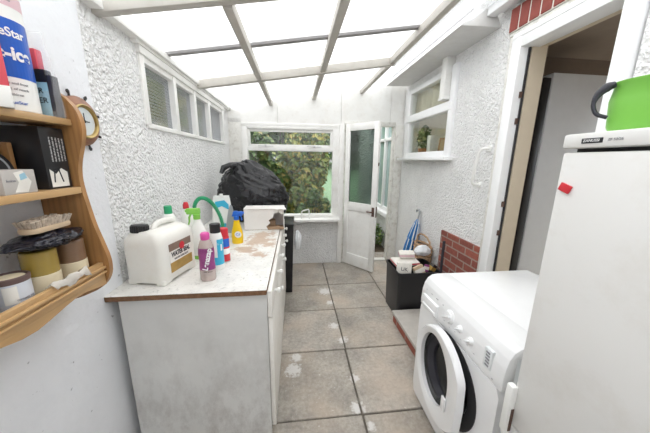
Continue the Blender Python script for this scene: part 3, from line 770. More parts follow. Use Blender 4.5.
for sx, sy in ((1, 1), (1, -1), (-1, 1), (-1, -1)): b.box(sx * .072 - .022, sx * .072 + .022, sy * .10 - .03, sy * .10 + .03, 0, .03, .006)
b.build('body', 'jerry', j, world=False, ang=.9)
b = B(); b.tube([(0, -.045, .255), (0, -.03, .275), (0, .0, .284), (0, .05, .284), (0, .09, .275), (0, .105, .255)], .014, 12); b.build('grip', 'jerry', j, world=False)
T = Matrix.Translation((-.035, -.085, .245)) @ Matrix.Rotation(-.12, 4, 'X')
b = B(); b.lathe([(.03, -.01), (.032, .012), (0, .012)], 24, T); b.build('neck', 'jerry', j, world=False)
b = B(); n = 40; prof = [(.036, .008), (.037, .04), (.033, .046), (0, .046)]
b.lathe(prof, 30, T)
for k in range(24): a = 2 * PI * k / 24; b.box(-.0015, .0015, .036, .0385, .01, .038, 0, 1, T @ Matrix.Rotation(a, 4, 'Z'))
b.build('screw_cap', 'black_plastic', j, world=False)
b = B(); b.box(w / 2 - .001, w / 2 + .0008, -.085, .085, .05, .195, 0); lb = b.build('front_label', 'label_white', j, world=False)
b = B(); b.box(w / 2 + .0008, w / 2 + .0014, -.085, .085, .05, .10, 0); b.build('label_band', 'label_gold', j, world=False)
b = B(); b.box(w / 2 + .0008, w / 2 + .0014, -.085, .085, .158, .195, 0); b.build('label_band', 'label_brown', j, world=False)
b = B(); b.lathe([(0, 0), (.020, 0), (.020, .0006), (0, .0006)], 20, Matrix.Translation((w / 2 + .0014, .01, .165)) @ Matrix.Rotation(PI / 2, 4, 'Y')); b.build('label_badge', 'red', j, world=False)
lettering('WATER SEAL', .034, flat((w / 2 + .001, 0, .137), (0, 1, 0), (0, 0, 1)), 'dark_text', j, bold=.0012, sx=.72)
lettering('WATER REPELLENT', .014, flat((w / 2 + .001, 0, .112), (0, 1, 0), (0, 0, 1)), 'dark_text', j, sx=.9)

def bottle(name, label, cat, x, y, prof, mat, n=28, rz=0, sx=1, sy=1, group=None):
    t = thing(name, label, cat, (x, y, WZ), rz, group); b = B(); b.lathe(prof, n, None, 0, sx, sy); b.build('body', mat, t, world=False, ang=.9); return t
FA = -PI / 2 + .28   # angle that faces the camera from the worktop
# murky pink fragrance bottle, front
t = bottle('squeeze_bottle', 'murky clear bottle with a pink cap and purple label, nearest on the worktop', 'bottle', -.445, 1.275, [(0, 0), (.034, 0), (.038, .008), (.038, .06), (.035, .10), (.0375, .14), (.036, .175), (.026, .205), (.018, .215), (0, .215)], 'pinkish_liquid', sx=1, sy=.8)
b = B(); b.lathe([(.019, .212), (.021, .215), (.0215, .24), (.017, .247), (0, .247)], 22); b.build('cap', 'pink', t, world=False)
b = B(); b.lathe([(.0385, .06), (.0358, .10), (.0383, .14), (.0368, .172)], 40, None, 0, 1, .8); b.build('label', 'purple_label', t, world=False)
b2 = .0405
def ell(rad, a0, z0, rot, sy):
    w = wrap(rad, a0, z0, rot)
    return lambda u, v, q: (lambda p: (p[0], p[1] * sy, p[2]))(w(u, v, q))
lettering('Lenazap', .036, ell(b2, FA + .02, .117, 1.33, .8), 'white_text', t, bold=.0012)
lettering('fresh bloom', .0085, ell(b2 - .001, FA, .052, 0, .8), 'dark_text', t)
# blue and white tall bottle with black cap
t = bottle('shampoo_bottle', 'white and blue bottle with a wide black cap behind the pink-capped one', 'bottle', -.438, 1.415, [(0, 0), (.034, 0), (.036, .006), (.036, .17), (.030, .20), (.026, .21), (0, .21)], 'white_plastic')
b = B(); b.lathe([(.026, .208), (.0275, .21), (.0275, .255), (.024, .258), (0, .258)], 26); b.build('cap', 'black_plastic', t, world=False)
b = B(); wrap_patch(b, .036, FA - .9, FA + 1.6, .03, .075); wrap_patch(b, .036, FA + .1, FA + 1.6, .075, .175, 10); b.build('label', 'sky_blue', t, world=False)
lettering('T', .06, wrap(.0366, FA + .75, .13), 'white_text', t, bold=.002)
# red aerosol
t = bottle('aerosol_can', 'red aerosol can with a red cap and white swirl', 'spray can', -.425, 1.52, [(0, 0), (.029, 0), (.030, .004), (.030, .15), (.025, .163), (.014, .168), (0, .168)], 'red')
b = B(); b.lathe([(.026, .155), (.027, .158), (.0265, .20), (.022, .205), (0, .205)], 26); b.build('cap', 'red', t, world=False)
b = B(); wrap_patch(b, .030, FA - .2, FA + 1.3, .05, .085); b.build('swirl', 'white_text', t, world=False)
b = B(); wrap_patch(b, .030, FA - .3, FA + 1.2, .095, .145); b.build('label', 'mid_blue', t, world=False)
b = B(); b.lathe([(.0305, 0), (.031, .003), (.0305, .006)], 26); b.build('base_rim', 'chrome', t, world=False)
# white trigger bottle, green sprayer and green foot
t = bottle('trigger_spray', 'white spray bottle with a bright green trigger and green foot', 'spray bottle', -.595, 1.60, [(0, .02), (.055, .02), (.055, .08), (.053, .13), (.038, .19), (.021, .23), (.016, .25), (0, .25)], 'white_plastic', sy=.75, rz=.1)
b = B(); b.lathe([(0, 0), (.052, 0), (.0565, .004), (.0565, .022), (0, .022)], 28, None, 0, 1, .75); b.build('foot', 'bright_green', t, world=False)
t['label'] = 'white spray bottle with a bright green trigger and green foot, beside the jerrycan'
b = B(); b.lathe([(.019, .243), (.020, .247), (.020, .271), (.014, .275), (0, .275)], 20); b.box(-.055, .022, -.012, .012, .273, .310, .006); b.box(-.062, -.05, -.007, .007, .287, .303, .002)
b.build('spray_head', 'bright_green', t, world=False)
b = B(); b.tube([(-.03, 0, .277), (-.042, 0, .255), (-.043, 0, .23), (-.05, 0, .21)], [.006, .006, .005, .004], 8); b.build('trigger', 'bright_green', t, world=False)
# green-capped and red-capped white bottles behind the jerrycan
t = bottle('detergent_bottle', 'white bottle with a green cap standing behind the jerrycan', 'bottle', -.735, 1.56, [(0, 0), (.04, 0), (.042, .006), (.042, .24), (.03, .275), (.018, .29), (0, .29)], 'white_plastic')
b = B(); b.lathe([(.02, .285), (.021, .288), (.0205, .33), (.018, .333), (0, .333)], 22); b.build('cap', 'green', t, world=False)
t = bottle('cleaner_bottle', 'white bottle with a red cap between the jerrycan and the green trigger spray', 'bottle', -.70, 1.72, [(0, 0), (.036, 0), (.038, .006), (.038, .22), (.026, .26), (.015, .29), (0, .29)], 'white_plastic')
b = B(); b.lathe([(.016, .285), (.018, .29), (.017, .31), (.011, .328), (0, .33)], 22); b.build('cap', 'red', t, world=False)
# yellow trigger bottle with blue head
t = bottle('kitchen_spray', 'yellow spray bottle with a blue trigger head in front of the torn box', 'spray bottle', -.425, 1.87, [(0, 0), (.037, 0), (.040, .006), (.041, .05), (.038, .09), (.027, .13), (.020, .165), (.017, .18), (0, .18)], 'yellow', sy=.8)
b = B(); b.lathe([(.0185, .174), (.019, .178), (.019, .20), (.012, .205), (0, .205)], 20); b.box(-.022, .045, -.012, .012, .203, .235, .006); b.box(.043, .055, -.007, .007, .218, .232, .002); b.prism([(-.03, .20), (-.015, .238), (.01, .238), (.0, .2)], 'y', -.011, .011)
b.build('spray_head', 'mid_blue', t, world=False)
b = B(); b.tube([(.025, 0, .208), (.036, 0, .19), (.037, 0, .168)], [.006, .005, .004], 8); b.build('trigger', 'mid_blue', t, world=False)
b = B(); b.lathe([(0, 0), (.024, 0), (.024, .001), (0, .001)], 24, Matrix.Translation((.012, -.0325, .072)) @ Matrix.Rotation(PI / 2, 4, 'X')); b.build('badge', 'white_text', t, world=False)
lettering('Cif', .026, flat((.012, -.0338, .072), (1, 0, 0), (0, 0, 1)), 'mid_blue', t)
# green toothed hoop leaning on the wall
h = thing('ribbed_hose', 'loop of dark green ribbed hose leaning behind the bottles', 'hose', (-.60, 1.79, WZ))
pts = []
for k in range(41):
    a = -2.1 + 4.2 * k / 40 ; pts.append((.085 * math.sin(a) - .05 * (math.cos(a) - 1) * .8 - .03, .03 * math.cos(a), .185 + .155 * math.cos(a)))
pts = [(pts[0][0] + .03, pts[0][1], .008), *pts, (pts[-1][0] - .02, pts[-1][1], .008)]
b = B(); b.tube(pts, .010, 10); b.build('tube', 'dark_green', h, world=False)
b = B()
for k in range(2, len(pts) - 2):
    p0, p1 = Vector(pts[k]), Vector(pts[k + 1])
    for q in (.0, .5): m0 = p0.lerp(p1, q); b.cyl(m0, m0 + (p1 - p0).normalized() * .004, .0135, None, 10)
b.build('rib_rings', 'green', h, world=False)
# pale blue refill pouch, and grey blade on black handle
pp = thing('refill_pouch', 'white and pale blue refill pouch standing behind the green hose loop', 'pouch', (-.56, 2.02, WZ), .15)
rings = []
for k in range(9):
    q = k / 8; rings.append([(x * (1 - .25 * q ** 3), y, z) for x, y, z in rr(.15, .055 * (1 - q) + .004, .0015 + .012 * (1 - q), .33 * q, 4)])
b = B(); b.loft(rings); b.build('pouch', 'white_plastic', pp, world=False, ang=1)
b = B(); b.prism([(-.05, .23), (.0, .25), (.05, .22), (.05, .26), (.02, .295), (-.045, .285)], 'y', -.0135, -.0105); b.build('print', 'sky_blue', pp, world=False)
b = B(); b.prism([(-.055, .05), (.03, .06), (.06, .09), (.02, .12), (-.05, .10)], 'y', -.030, -.0285); b.build('print', 'sky_blue', pp, world=False)
b = B(); b.lathe([(.012, 0), (.012, .02), (0, .02)], 16, Matrix.Translation((0, 0, .322))); b.build('spout', 'white_plastic', pp, world=False)
g = thing('pointing_trowel', 'grey pointed trowel blade standing on its black handle, left of the yellow spray', 'trowel', (-.475, 1.93, WZ))
b = B(); b.prism([(-.05, .06), (.038, .055), (.043, .09), (.012, .265), (-.002, .275), (-.018, .23)], 'y', -.002, .002); b.build('blade', 'grey_metal', g, world=False)
b = B(); b.lathe([(0, 0), (.012, .001), (.014, .02), (.011, .05), (.007, .062), (0, .062)], 16, Matrix.Translation((.018, 0, 0))); b.build('handle', 'black_plastic', g, world=False)
# white stand on the far sill
u = thing('bracket', 'small white plastic bracket standing on the far window sill', 'bracket', (.13, 3.51, .70))
b = B(); b.tube([(-.05, 0, 0), (-.045, 0, .10), (-.03, 0, .115), (.05, 0, .135), (.055, 0, .12), (.06, 0, .0)], .009, 8); b.build('arch', 'white_plastic', u, world=False)

# ------------------------------------------------------------------ wall shelf on the left
SY, SB = .95, .25
sh = thing('wall_shelf', 'varnished pine wall shelf with wavy sides on the left wall', 'shelf', (-.844, .6, 1.0))
prof = [(-.842, 1.70), (-.775, 1.715), (-.735, 1.70), (-.705, 1.675), (-.683, 1.64), (-.676, 1.59), (-.688, 1.54), (-.706, 1.49), (-.715, 1.44), (-.713, 1.39), (-.705, 1.33), (-.697, 1.27), (-.680, 1.20), (-.667, 1.14), (-.672, 1.08), (-.705, 1.035), (-.76, 1.01), (-.80, .995), (-.842, .99)]
def smooth_poly(P, it=2):
    for _ in range(it):
        Q = []
        for a, c in zip(P, P[1:] + P[:1]):
            Q += [(.75 * a[0] + .25 * c[0], .75 * a[1] + .25 * c[1]), (.25 * a[0] + .75 * c[0], .25 * a[1] + .75 * c[1])]
        P = Q
    return P
pr = smooth_poly(prof)
for y in (SY, SB - .018):
    b = B(); b.prism(pr, 'y', y, y + .018); b.build('side_panel', 'pine_shaded', sh)
for z0, z1, xf in ((1.597, 1.617, -.704), (1.382, 1.404, -.712), (1.072, 1.09, -.70)):
    b = B(); b.box(-.842, xf, SB, SY, z0, z1, .003); b.build('shelf_board', 'pine', sh)
b = B(); b.box(-.704, -.686, SB, SY, 1.075, 1.135, .004); b.box(-.688, -.678, SB, SY, 1.112, 1.122, .003); b.box(-.688, -.678, SB, SY, 1.096, 1.104, .003)
ap = [(SB, 1.09), (SB, 1.08)]
for yy, zz in ((.50, 1.078), (.56, 1.072), (.61, 1.060), (.65, 1.049), (.69, 1.046), (.73, 1.052), (.78, 1.062), (.82, 1.068), (.86, 1.066), (.90, 1.058), (SY, 1.05)): ap.append((yy, zz))
ap.append((SY, 1.09)); b.prism(ap, 'x', -.702, -.688)
b.build('front_apron', 'pine', sh)
b = B(); b.box(-.842, -.834, SB, SY, 1.46, 1.53, .003); b.build('back_rail', 'pine', sh)
ZT, ZM, ZB = 1.617, 1.404, 1.09
AF = -PI / 2 + .68    # faces the camera from the shelf
# top shelf
t = thing('deicer_tub', 'tall white and blue de-icer tub on the top shelf', 'tub', (-.778, .85, ZT))
b = B(); b.lathe([(0, 0), (.057, 0), (.06, .004), (.06, .30), (.056, .304), (0, .304)], 36); b.build('body', 'white_plastic', t, world=False)
b = B(); b.lathe([(.062, .296), (.063, .298), (.063, .325), (.06, .328), (0, .328)], 36); b.build('lid', 'white_plastic', t, world=False)
b = B(); wrap_patch(b, .06, AF - 2, AF + 2, .085, .225, 30); b.build('label', 'deice_blue', t, world=False)
b = B(); wrap_patch(b, .06, AF - 2, AF + 2, .255, .285, 30); b.build('label_band', 'pale_pink', t, world=False)
lettering('blueStar', .029, wrap(.0606, AF + .38, .192), 'white_text', t, bold=.0006, sx=.85)
lettering('de-ice', .043, wrap(.0606, AF + .40, .142), 'white_text', t, bold=.0016, sx=.85)
lettering('WINTER DRIVING', .009, wrap(.0606, AF + .2, .27), 'grey_text', t)
for k, s_ in enumerate(('melts ice and frost', 'keep out of reach', 'of children')): lettering(s_, .009, wrap(.0606, AF + .25, .07 - .014 * k), 'grey_text', t)
lettering('blueStar', .011, wrap(.0606, AF + .35, .022), 'deice_blue', t)
t = thing('red_carton', 'coral red and white carton in front of the de-icer tub', 'carton', (-.713, .772, ZT), .75)
b = B(); b.box(-.012, .012, -.03, .03, .035, .20, .002); b.build('carton', 'carton_red', t, world=False)
b = B(); b.box(-.0125, .0125, -.0305, .0305, 0, .05, .002); b.build('white_base', 'white_plastic', t, world=False)
t = thing('wrapped_pack', 'pale blue pack in clear film between the de-icer tub and the shelf side', 'pack', (-.770, .932, ZT), 0)
b = B(); b.box(-.045, .05, -.012, .012, 0, .10, .003); b.build('pack', 'light_blue', t, world=False)
b = B(); b.box(-.05, .04, -.013, .011, .10, .135, .003); b.build('dark_band', 'black_plastic', t, world=False)
b = B(); b.box(-.05, .025, -.013, .011, .135, .19, .004); b.build('red_band', 'carton_red', t, world=False)
b = B(); b.box(.04, .054, -.013, .013, 0, .12, .003); b.build('grey_edge', 'charcoal', t, world=False)
lettering('ER', .022, flat((.015, -.0125, .075), (1, 0, 0), (0, 0, 1)), 'dark_text', t); lettering('GER', .022, flat((.015, -.0125, .048), (1, 0, 0), (0, 0, 1)), 'dark_text', t)
rings = []
for k in range(8):
    q = k / 7; wv = .001 * math.sin(k * 2.3); rings.append([(x, y + wv, z) for x, y, z in rr(.122 * (1 - .35 * q * q) + .006 * math.sin(k * 3), .028 * (1 - .6 * q), .006, .001 + .235 * q, 3)])
b = B(); b.loft(rings, caps=False); b.build('film_wrap', 'film', t, world=False, ang=1.2)
# middle shelf
t = thing('game_box', 'black box with rows of white print on the middle shelf', 'box', (-.785, .9, ZM))
b = B(); b.box(-.05, .055, -.04, .042, 0, .182, .002); b.build('box', 'black_plastic', t, world=False)
for k in range(5):
    lettering('lorem dolor sit amet tempor'[k:k + 22], .0075, flat((.0552, .032 - .011 * k, .118), (0, 0, -1), (0, 1, 0)), 'white_text', t)
b = B(); b.prism([(-.03, .006), (.03, .006), (.03, .05), (.01, .062), (-.01, .045), (-.03, .06)], 'x', .0552, .0556); b.build('picture', 'paper', t, world=False)
b = B(); b.tube([(.0556, -.02, .02), (.0556, -.015, .055), (.0556, .0, .06), (.0556, .01, .02)], .002, 6); b.build('drawing', 'dark_text', t, world=False)
t = thing('grey_carton', 'small grey and white carton at the front of the middle shelf', 'carton', (-.745, .765, ZM), .05)
b = B(); b.box(-.03, .028, -.045, .045, 0, .062, .002); b.build('carton', mk('grey_card', (.50, .47, .44), .6), t, world=False)
b = B(); b.prism([(-.02, .005), (.015, .003), (.03, .03), (.01, .06), (-.015, .055), (-.005, .03)], 'x', .0282, .0287); b.build('torn_patch', 'paper', t, world=False)
b = B(); b.prism([(-.0, .035), (.02, .04), (.015, .055), (.0, .05)], 'x', .0287, .029); b.build('blue_mark', 'light_blue', t, world=False)
lettering('fusion', .01, flat((.0285, -.025, .035), (0, 1, 0), (0, 0, 1)), 'grey_text', t)
t = thing('cable_reel', 'round black reel behind the small grey carton', 'reel', (-.80, .775, ZM + .058))
T = Matrix.Rotation(PI / 2 - .2, 4, 'Y')
b = B(); b.lathe([(0, -.016), (.056, -.016), (.058, -.013), (.058, -.008), (.05, -.006), (.05, .006), (.058, .008), (.058, .013), (.056, .016), (.02, .016), (.018, .01), (0, .01)], 40, T); b.build('drum', 'black_plastic', t, world=False)
b = B(); b.lathe([(.040, .0162), (.043, .0166), (.046, .0162)], 40, T); b.build('bright_ring', 'grey_metal', t, world=False)
b = B(); b.box(-.83, -.80, .842, .856, ZM, ZM + .135, .003); o = b.build('pine_block', 'pine_shaded'); tag(o, 'short pine block standing between the black reel and the black box', 'block')
# bottom shelf
def jar(label, x, y, top, r=.04):
    t = thing('jar', label, 'jar', (x, y, ZB), 0, 'jars on the bottom shelf')
    b = B(); b.lathe([(0, 0), (r - .003, 0), (r, .003), (r, .074), (r - .002, .076), (0, .076)], 30); b.build('base', 'cream_jar', t, world=False)
    b = B(); b.lathe([(r - .001, .076), (r - .001, .142), (r - .004, .146), (0, .146)], 30); b.build('top', top, t, world=False)
    return t
jar('cream jar with yellow amber top half, beside the paint tin', -.748, .80, 'amber')
jar('cream jar with dark brown top half, beside the wavy shelf side', -.745, .898, 'umber')
t = thing('paint_tin', 'white-labelled paint tin with a brown rim on the bottom shelf', 'tin', (-.746, .712, ZB))
b = B(); b.lathe([(0, 0), (.036, 0), (.0365, .004), (.0365, .094), (0, .094)], 30); b.build('can', 'tin', t, world=False)
b = B(); b.lathe([(.0365, 0), (.0378, .002), (.0365, .005)], 30); b.build('base_rim', 'tin_rim', t, world=False)
b = B(); b.lathe([(.0368, .09), (.038, .094), (.038, .104), (.034, .106), (.034, .099), (0, .099)], 30); b.build('rim', 'tin_rim', t, world=False)
b = B(); b.lathe([(0, .104), (.028, .102), (.03, .0995)], 22); b.build('lid', 'cream_jar', t, world=False)
b = B(); wrap_patch(b, .0368, AF - .35, AF + .35, .038, .085, 8); b.build('sticker', 'label_white', t, world=False)
for k, s_ in enumerate(('contents may', 'be harmful if', 'swallowed')): lettering(s_, .009, wrap(.0372, AF + .75, .047 - .011 * k), 'grey_text', t, sx=.8)
t = thing('rusty_tin', 'dull grey tin at the cropped end of the bottom shelf', 'tin', (-.745, .62, ZB))
b = B(); b.lathe([(0, 0), (.037, 0), (.038, .003), (.038, .13), (.034, .132), (0, .128)], 30); b.build('can', mk('dull_tin', (.36, .34, .30), .5, .3), t, world=False)
b = B(); b.lathe([(.038, .124), (.0395, .128), (.038, .133)], 30); b.build('rim', 'grey_metal', t, world=False)
# black film bag on the jars, brush on top
bg = thing('film_bag', 'flat black plastic bag lying across the jars on the bottom shelf', 'bag', (-.745, .83, ZB + .147))
t = bmesh.new(); bmesh.ops.create_icosphere(t, subdivisions=5, radius=1)
for v in t.verts:
    p = v.co; e = max(0, 1 - abs(p.y)) ; th = .26 + .74 * e ** .6
    nz = noise.fractal(Vector((p.x * 2, p.y * 5, p.z * 2 + 4)), 1, 2, 4)
    fl = 1 - 2 * abs(noise.noise(Vector((p.x * 3 + p.y * 4, p.y * 6, 2.2))))
    z = p.z * .027 * th * (1 + .2 * nz) + .003 * fl
    v.co = Vector((p.x * .058 * (1 + .2 * nz) * (1 if abs(p.y) < .8 else .8), p.y * .12, max(.001, .02 + z + .013 * max(0, p.y - .6))))
b = B(); b.merge(t); b.build('bag', 'black_film', bg, world=False, ang=1.2)
br = thing('scrubbing_brush', 'pale wooden scrubbing brush lying on the black plastic bag', 'brush', (-.745, .838, ZB + .198), .0)
b = B(); b.loft([[(x, y, z) for x, y, z in rr(.052, .135, .024, 0, 6)], rr(.054, .138, .025, .008, 6), rr(.05, .134, .024, .014, 6)]); b.build('back', 'beech', br, world=False)
rnd = random.Random(3); b = B()
for r in range(5):
    for c in range(13):
        x, y = -.018 + .009 * r, -.054 + .009 * c
        b.cyl((x, y, .013), (x * 1.25 + rnd.uniform(-.002, .002), y * 1.12 + rnd.uniform(-.002, .002), .034 + rnd.uniform(-.002, .003)), .0036, .0048, 6)
b.build('bristles', 'bristle', br, world=False)
b = B(); b.loft([[(-.705, .75 + .01 * k + .004 * math.sin(k * 2), 1.136 + .002 * math.sin(k * .7)) for k in range(14)], [(-.688, .75 + .01 * k, 1.148 + .004 * math.sin(k * 1.1) + .002 * math.sin(k * 2.3)) for k in range(14)], [(-.676, .755 + .0095 * k, 1.126 + .007 * math.sin(k * .8 + .5) + .002 * math.sin(k * 2.7)) for k in range(14)]], caps=False, closed=False)
o = b.build('film_scrap', mk('scrap_film', (.85, .82, .76), .2, alpha=.55)); tag(o, 'crumpled scrap of clear film on the front edge of the bottom shelf', 'film'); o.modifiers.new('t', 'SOLIDIFY').thickness = .001

# ship's wheel clock
ck = thing('wall_clock', "small round clock in a ship's wheel shaped wooden surround", 'clock', (XL + .006, 1.165, 1.637))
T = Matrix.Rotation(PI / 2, 4, 'Y')
b = B(); b.lathe([(0, 0), (.088, 0), (.092, .004), (.092, .014), (.085, .022), (.07, .026), (.062, .03), (.060, .024), (0, .024)], 44, T); b.build('case', 'mahogany', ck, world=False)
b = B(); b.lathe([(.058, .024), (.064, .034), (.060, .038), (.054, .034), (.052, .026)], 44, T); b.build('bezel', 'brass', ck, world=False)
b = B(); b.lathe([(0, .0245), (.053, .0245), (.053, .0265), (0, .0265)], 40, T); b.build('dial', 'dial', ck, world=False)
for k in range(8):
    a = 2 * PI * k / 8 + .3; c, s_ = math.cos(a), math.sin(a)
    b = B(); b.tube([(.008, .088 * c, .088 * s_), (.009, .098 * c, .098 * s_), (.009, .108 * c, .108 * s_), (.009, .115 * c, .115 * s_)], [.005, .0035, .006, .003], 8); b.build('spoke', 'dark', ck, world=False)
b = B(); b.box(.027, .028, -.002, .002, -.006, .032); b.box(.028, .029, -.004, .024, -.002, .002); b.cyl((.026, 0, 0), (.030, 0, 0), .005); b.build('hands', 'dark_text', ck, world=False)

# ------------------------------------------------------------------ washing machine
X0, Y0, Y1 = .745, .715, 1.345
wm = thing('washing_machine', 'white front-loading washing machine with its porthole door ajar', 'washing machine', (1.08, 1.03, 0))
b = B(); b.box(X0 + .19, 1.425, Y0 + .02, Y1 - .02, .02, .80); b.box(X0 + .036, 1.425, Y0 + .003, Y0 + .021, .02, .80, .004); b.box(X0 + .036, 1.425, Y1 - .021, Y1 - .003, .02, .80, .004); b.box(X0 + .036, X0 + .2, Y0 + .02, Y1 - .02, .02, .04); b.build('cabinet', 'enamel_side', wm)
# top and rounded control fascia in one sweep
pf = [(X0 + .012, .70), (X0 + .006, .73)]
for k in range(9): a = PI - .35 - (PI / 2 - .35) * k / 8; pf.append((X0 + .085 + .085 * math.cos(a) , .765 + .085 * math.sin(a)))
pf = [(X0 + .004, .665), (X0 + .004, .70), (X0 + .008, .76), (X0 + .018, .80), (X0 + .034, .828), (X0 + .058, .845), (X0 + .09, .85), (X0 + .16, .851), (X0 + .16, .80), (X0 + .05, .80), (X0 + .05, .665)]
b = B(); b.prism(pf, 'y', Y0, Y1, .004); b.build('control_panel', 'enamel', wm, ang=.7)
b = B(); b.box(X0 + .158, 1.43, Y0, Y1, .806, .850, .006); b.build('worktop', 'enamel', wm)
b = B(); cy, cz = 1.035, .44; ro, ri = [], []
for k in range(64):
    a = 2 * PI * k / 64 + PI / 64; c_, s_ = math.cos(a), math.sin(a)
    hy = (Y1 - .004 - cy) if c_ > 0 else (cy - Y0 - .004); hz = (.662 - cz) if s_ > 0 else (cz - .05)
    m_ = min(hy / max(1e-6, abs(c_)), hz / max(1e-6, abs(s_))); ro.append((cy + m_ * c_, cz + m_ * s_)); ri.append((cy + .18 * c_, cz + .18 * s_))
xa, xb = X0 + .004, X0 + .035
b.loft([[(xb, y, z) for y, z in ro], [(xa, y, z) for y, z in ro], [(xa, y, z) for y, z in ri], [(xb, y, z) for y, z in ri], [(xb, y, z) for y, z in ro]], caps=False)
b.box(X0 + .02, X0 + .04, Y0 + .006, Y1 - .006, .008, .06, .003); fp = b.build('front_panel', 'enamel', wm)
for y in (Y0 + .06, Y1 - .06):
    for x in (X0 + .08, 1.36): b = B(); b.cyl((x, y, 0), (x, y, .022), .02); b.build('foot', 'dark', wm)
# tilted frame of the fascia
po, pn = Vector((X0 + .0035, 0, .70)), None
def fas(y, z): # x on the fascia at height z
    pts = [(X0 + .004, .665), (X0 + .004, .70), (X0 + .008, .76), (X0 + .018, .80), (X0 + .034, .828)]
    for (xa, za), (xb, zb) in zip(pts, pts[1:]):
        if za <= z <= zb: return xa + (xb - xa) * (z - za) / (zb - za)
    return pts[-1][0]
d = B(); d.box(X0 - .006, X0 + .02, 1.16, 1.315, .675, .745, .006); d = d.build('detergent_drawer', 'enamel', wm)
b = B(); b.box(X0 - .012, X0 - .004, 1.17, 1.30, .68, .70, .003); b.build('drawer_grip', 'enamel', d)
def knob(y, z, r, nm):
    x = fas(y, z); T = Matrix.Translation((x + .001, y, z)) @ Matrix.Rotation(-PI / 2 + .12, 4, 'Y')
    b = B(); b.lathe([(0, 0), (r, 0), (r, .006), (r * .82, .010), (r * .78, .018), (0, .020)], 30, T); b.box(-r * .16, r * .16, -r * .8, r * .8, .016, .03, .003, 2, T @ Matrix.Rotation(.5, 4, 'Z')); return b.build(nm, 'enamel', wm)
knob(1.06, .752, .034, 'programme_dial'); knob(.975, .745, .017, 'temperature_knob'); knob(.90, .74, .017, 'spin_knob')
b = B(); x = fas(0, .74); b.box(x - .006, x + .01, .775, .815, .70, .785, .003); b.build('display_strip', 'enamel_side', wm)
for k in range(5): b = B(); b.box(x - .0075, x - .005, .785, .805, .71 + .014 * k, .718 + .014 * k, .001); b.build('indicator', 'grey_text', wm)
for k in range(7): lettering('oooo'[:2 + k % 3], .009, flat((fas(0, .775) - .001, 1.13 + .028 * k, .775 - .012 * (k % 2)), (0, -1, 0), (.17, 0, 1)), 'grey_text', wm, world=True)
for k in range(6): lettering('-=-', .009, flat((fas(0, .72) - .002, .87 + .045 * k, .702 + .006 * (k % 2)), (0, -1, 0), (.1, 0, 1)), 'grey_text', wm, world=True)
lettering('n', .014, flat((fas(0, .70) - .002, .76, .683), (0, -1, 0), (0, 0, 1)), 'grey_text', wm, world=True)
# gasket and door
cy, cz = 1.035, .44
Tm = Matrix.Translation((X0 + .004, cy, cz)) @ Matrix.Rotation(-PI / 2, 4, 'Y')
b = B(); b.lathe([(.228, 0), (.228, .003), (.215, .004), (.175, .003), (.165, -.02), (.165, -.04)], 56, Tm); b.build('gasket', 'dark', wm)
b = B(); b.lathe([(.172, .002), (.15, -.02), (.14, -.10), (0, -.14)], 40, Tm); b.build('drum', 'charcoal', wm)
# door leaf: hinged on its far side, standing ajar
hinge = Vector((X0 - .004, cy + .225, cz)); op = math.radians(3.5)
# local: y toward the free edge (-y world), x outward
Td = Matrix.Translation(hinge) @ Matrix.Rotation(-op, 4, 'Z') @ Matrix.Translation((0, -.225, 0))
R = .226
out = []
for k in range(64):
    a = 2 * PI * k / 64; yy, zz = R * math.cos(a), R * 1.08 * math.sin(a)
    if yy < -.188: yy = -.188 - .012 * (1 - abs(zz) / R) 
    out.append((yy, zz))
inn = []
for k in range(64):
    a = 2 * PI * k / 64; inn.append((.045 + .145 * math.cos(a), .185 * math.sin(a)))
rings = [[(-.004, y, z) for y, z in out], [(-.028, y, z) for y, z in out], [(-.036, y * .965, z * .965) for y, z in out], [(-.034, .5 * (y1 + y2), .5 * (z1 + z2)) for (y1, z1), (y2, z2) in zip(out, inn)], [(-.024, y, z) for y, z in inn], [(-.004, y, z) for y, z in inn], [(-.004, y, z) for y, z in out]]
b = B(); b.loft(rings, caps=False, T=Td); dr = b.build('porthole_door', 'enamel', wm, ang=.8)
b = B(); b.lathe([(.17, .006), (.168, -.012), (.14, -.05), (.07, -.075), (0, -.08)], 48, Td @ Matrix.Translation((-.008, .045, 0)) @ Matrix.Rotation(-PI / 2, 4, 'Y'), 0, 1.10, .87); b.build('porthole_glass', 'glass_dark', dr)
b = B(); b.box(-.040, -.030, -.115, -.085, -.10, -.03, .003, 2, Td); b.build('door_catch', 'enamel', dr)

# ------------------------------------------------------------------ fridge, bucket, magnet
FX, FY0, FY1 = .715, .04, .635
fr = thing('fridge', 'old white fridge on the right with a red magnet on its door', 'fridge', (1.0, .34, 0))
b = B(); b.box(FX + .055, 1.33, FY0, FY1, .02, 1.53, .004); b.build('cabinet', 'fridge_white', fr)
tp = B(); tp.box(FX - .004, 1.335, FY0 - .003, FY1 + .003, 1.538, 1.574, .006); tp = tp.build('top_panel', 'fridge_white', fr)
b = B(); b.box(FX + .03, 1.3, FY0 + .01, FY1 - .01, 1.526, 1.54); b.build('gap_shadow', 'dark', fr)  # dark strip stands in for the shadow in the gap below the top panel
b = B(); b.box(FX, FX + .052, FY0, FY1, .64, 1.528, .006); ud = b.build('fridge_door', 'fridge_white', fr)
b = B(); b.box(FX, FX + .052, FY0, FY1, .05, .63, .006); ld = b.build('freezer_door', 'fridge_white', fr)
b = B(); b.box(FX - .022, FX + .002, FY1 - .012, FY1 + .014, .60, .785, .006); b.box(FX - .014, FX + .02, FY1 - .008, FY1 + .010, .58, .61, .003); hd = b.build('handle', 'white_plastic', ud)
b = B(); b.box(FX - .012, FX - .001, FY1 - .0128, FY1 - .0116, .61, .70, .0003); b.box(FX - .012, FX + .004, FY1 - .006, FY1 + .006, .565, .585, .002); b.build('rust_patch', 'rust', hd)
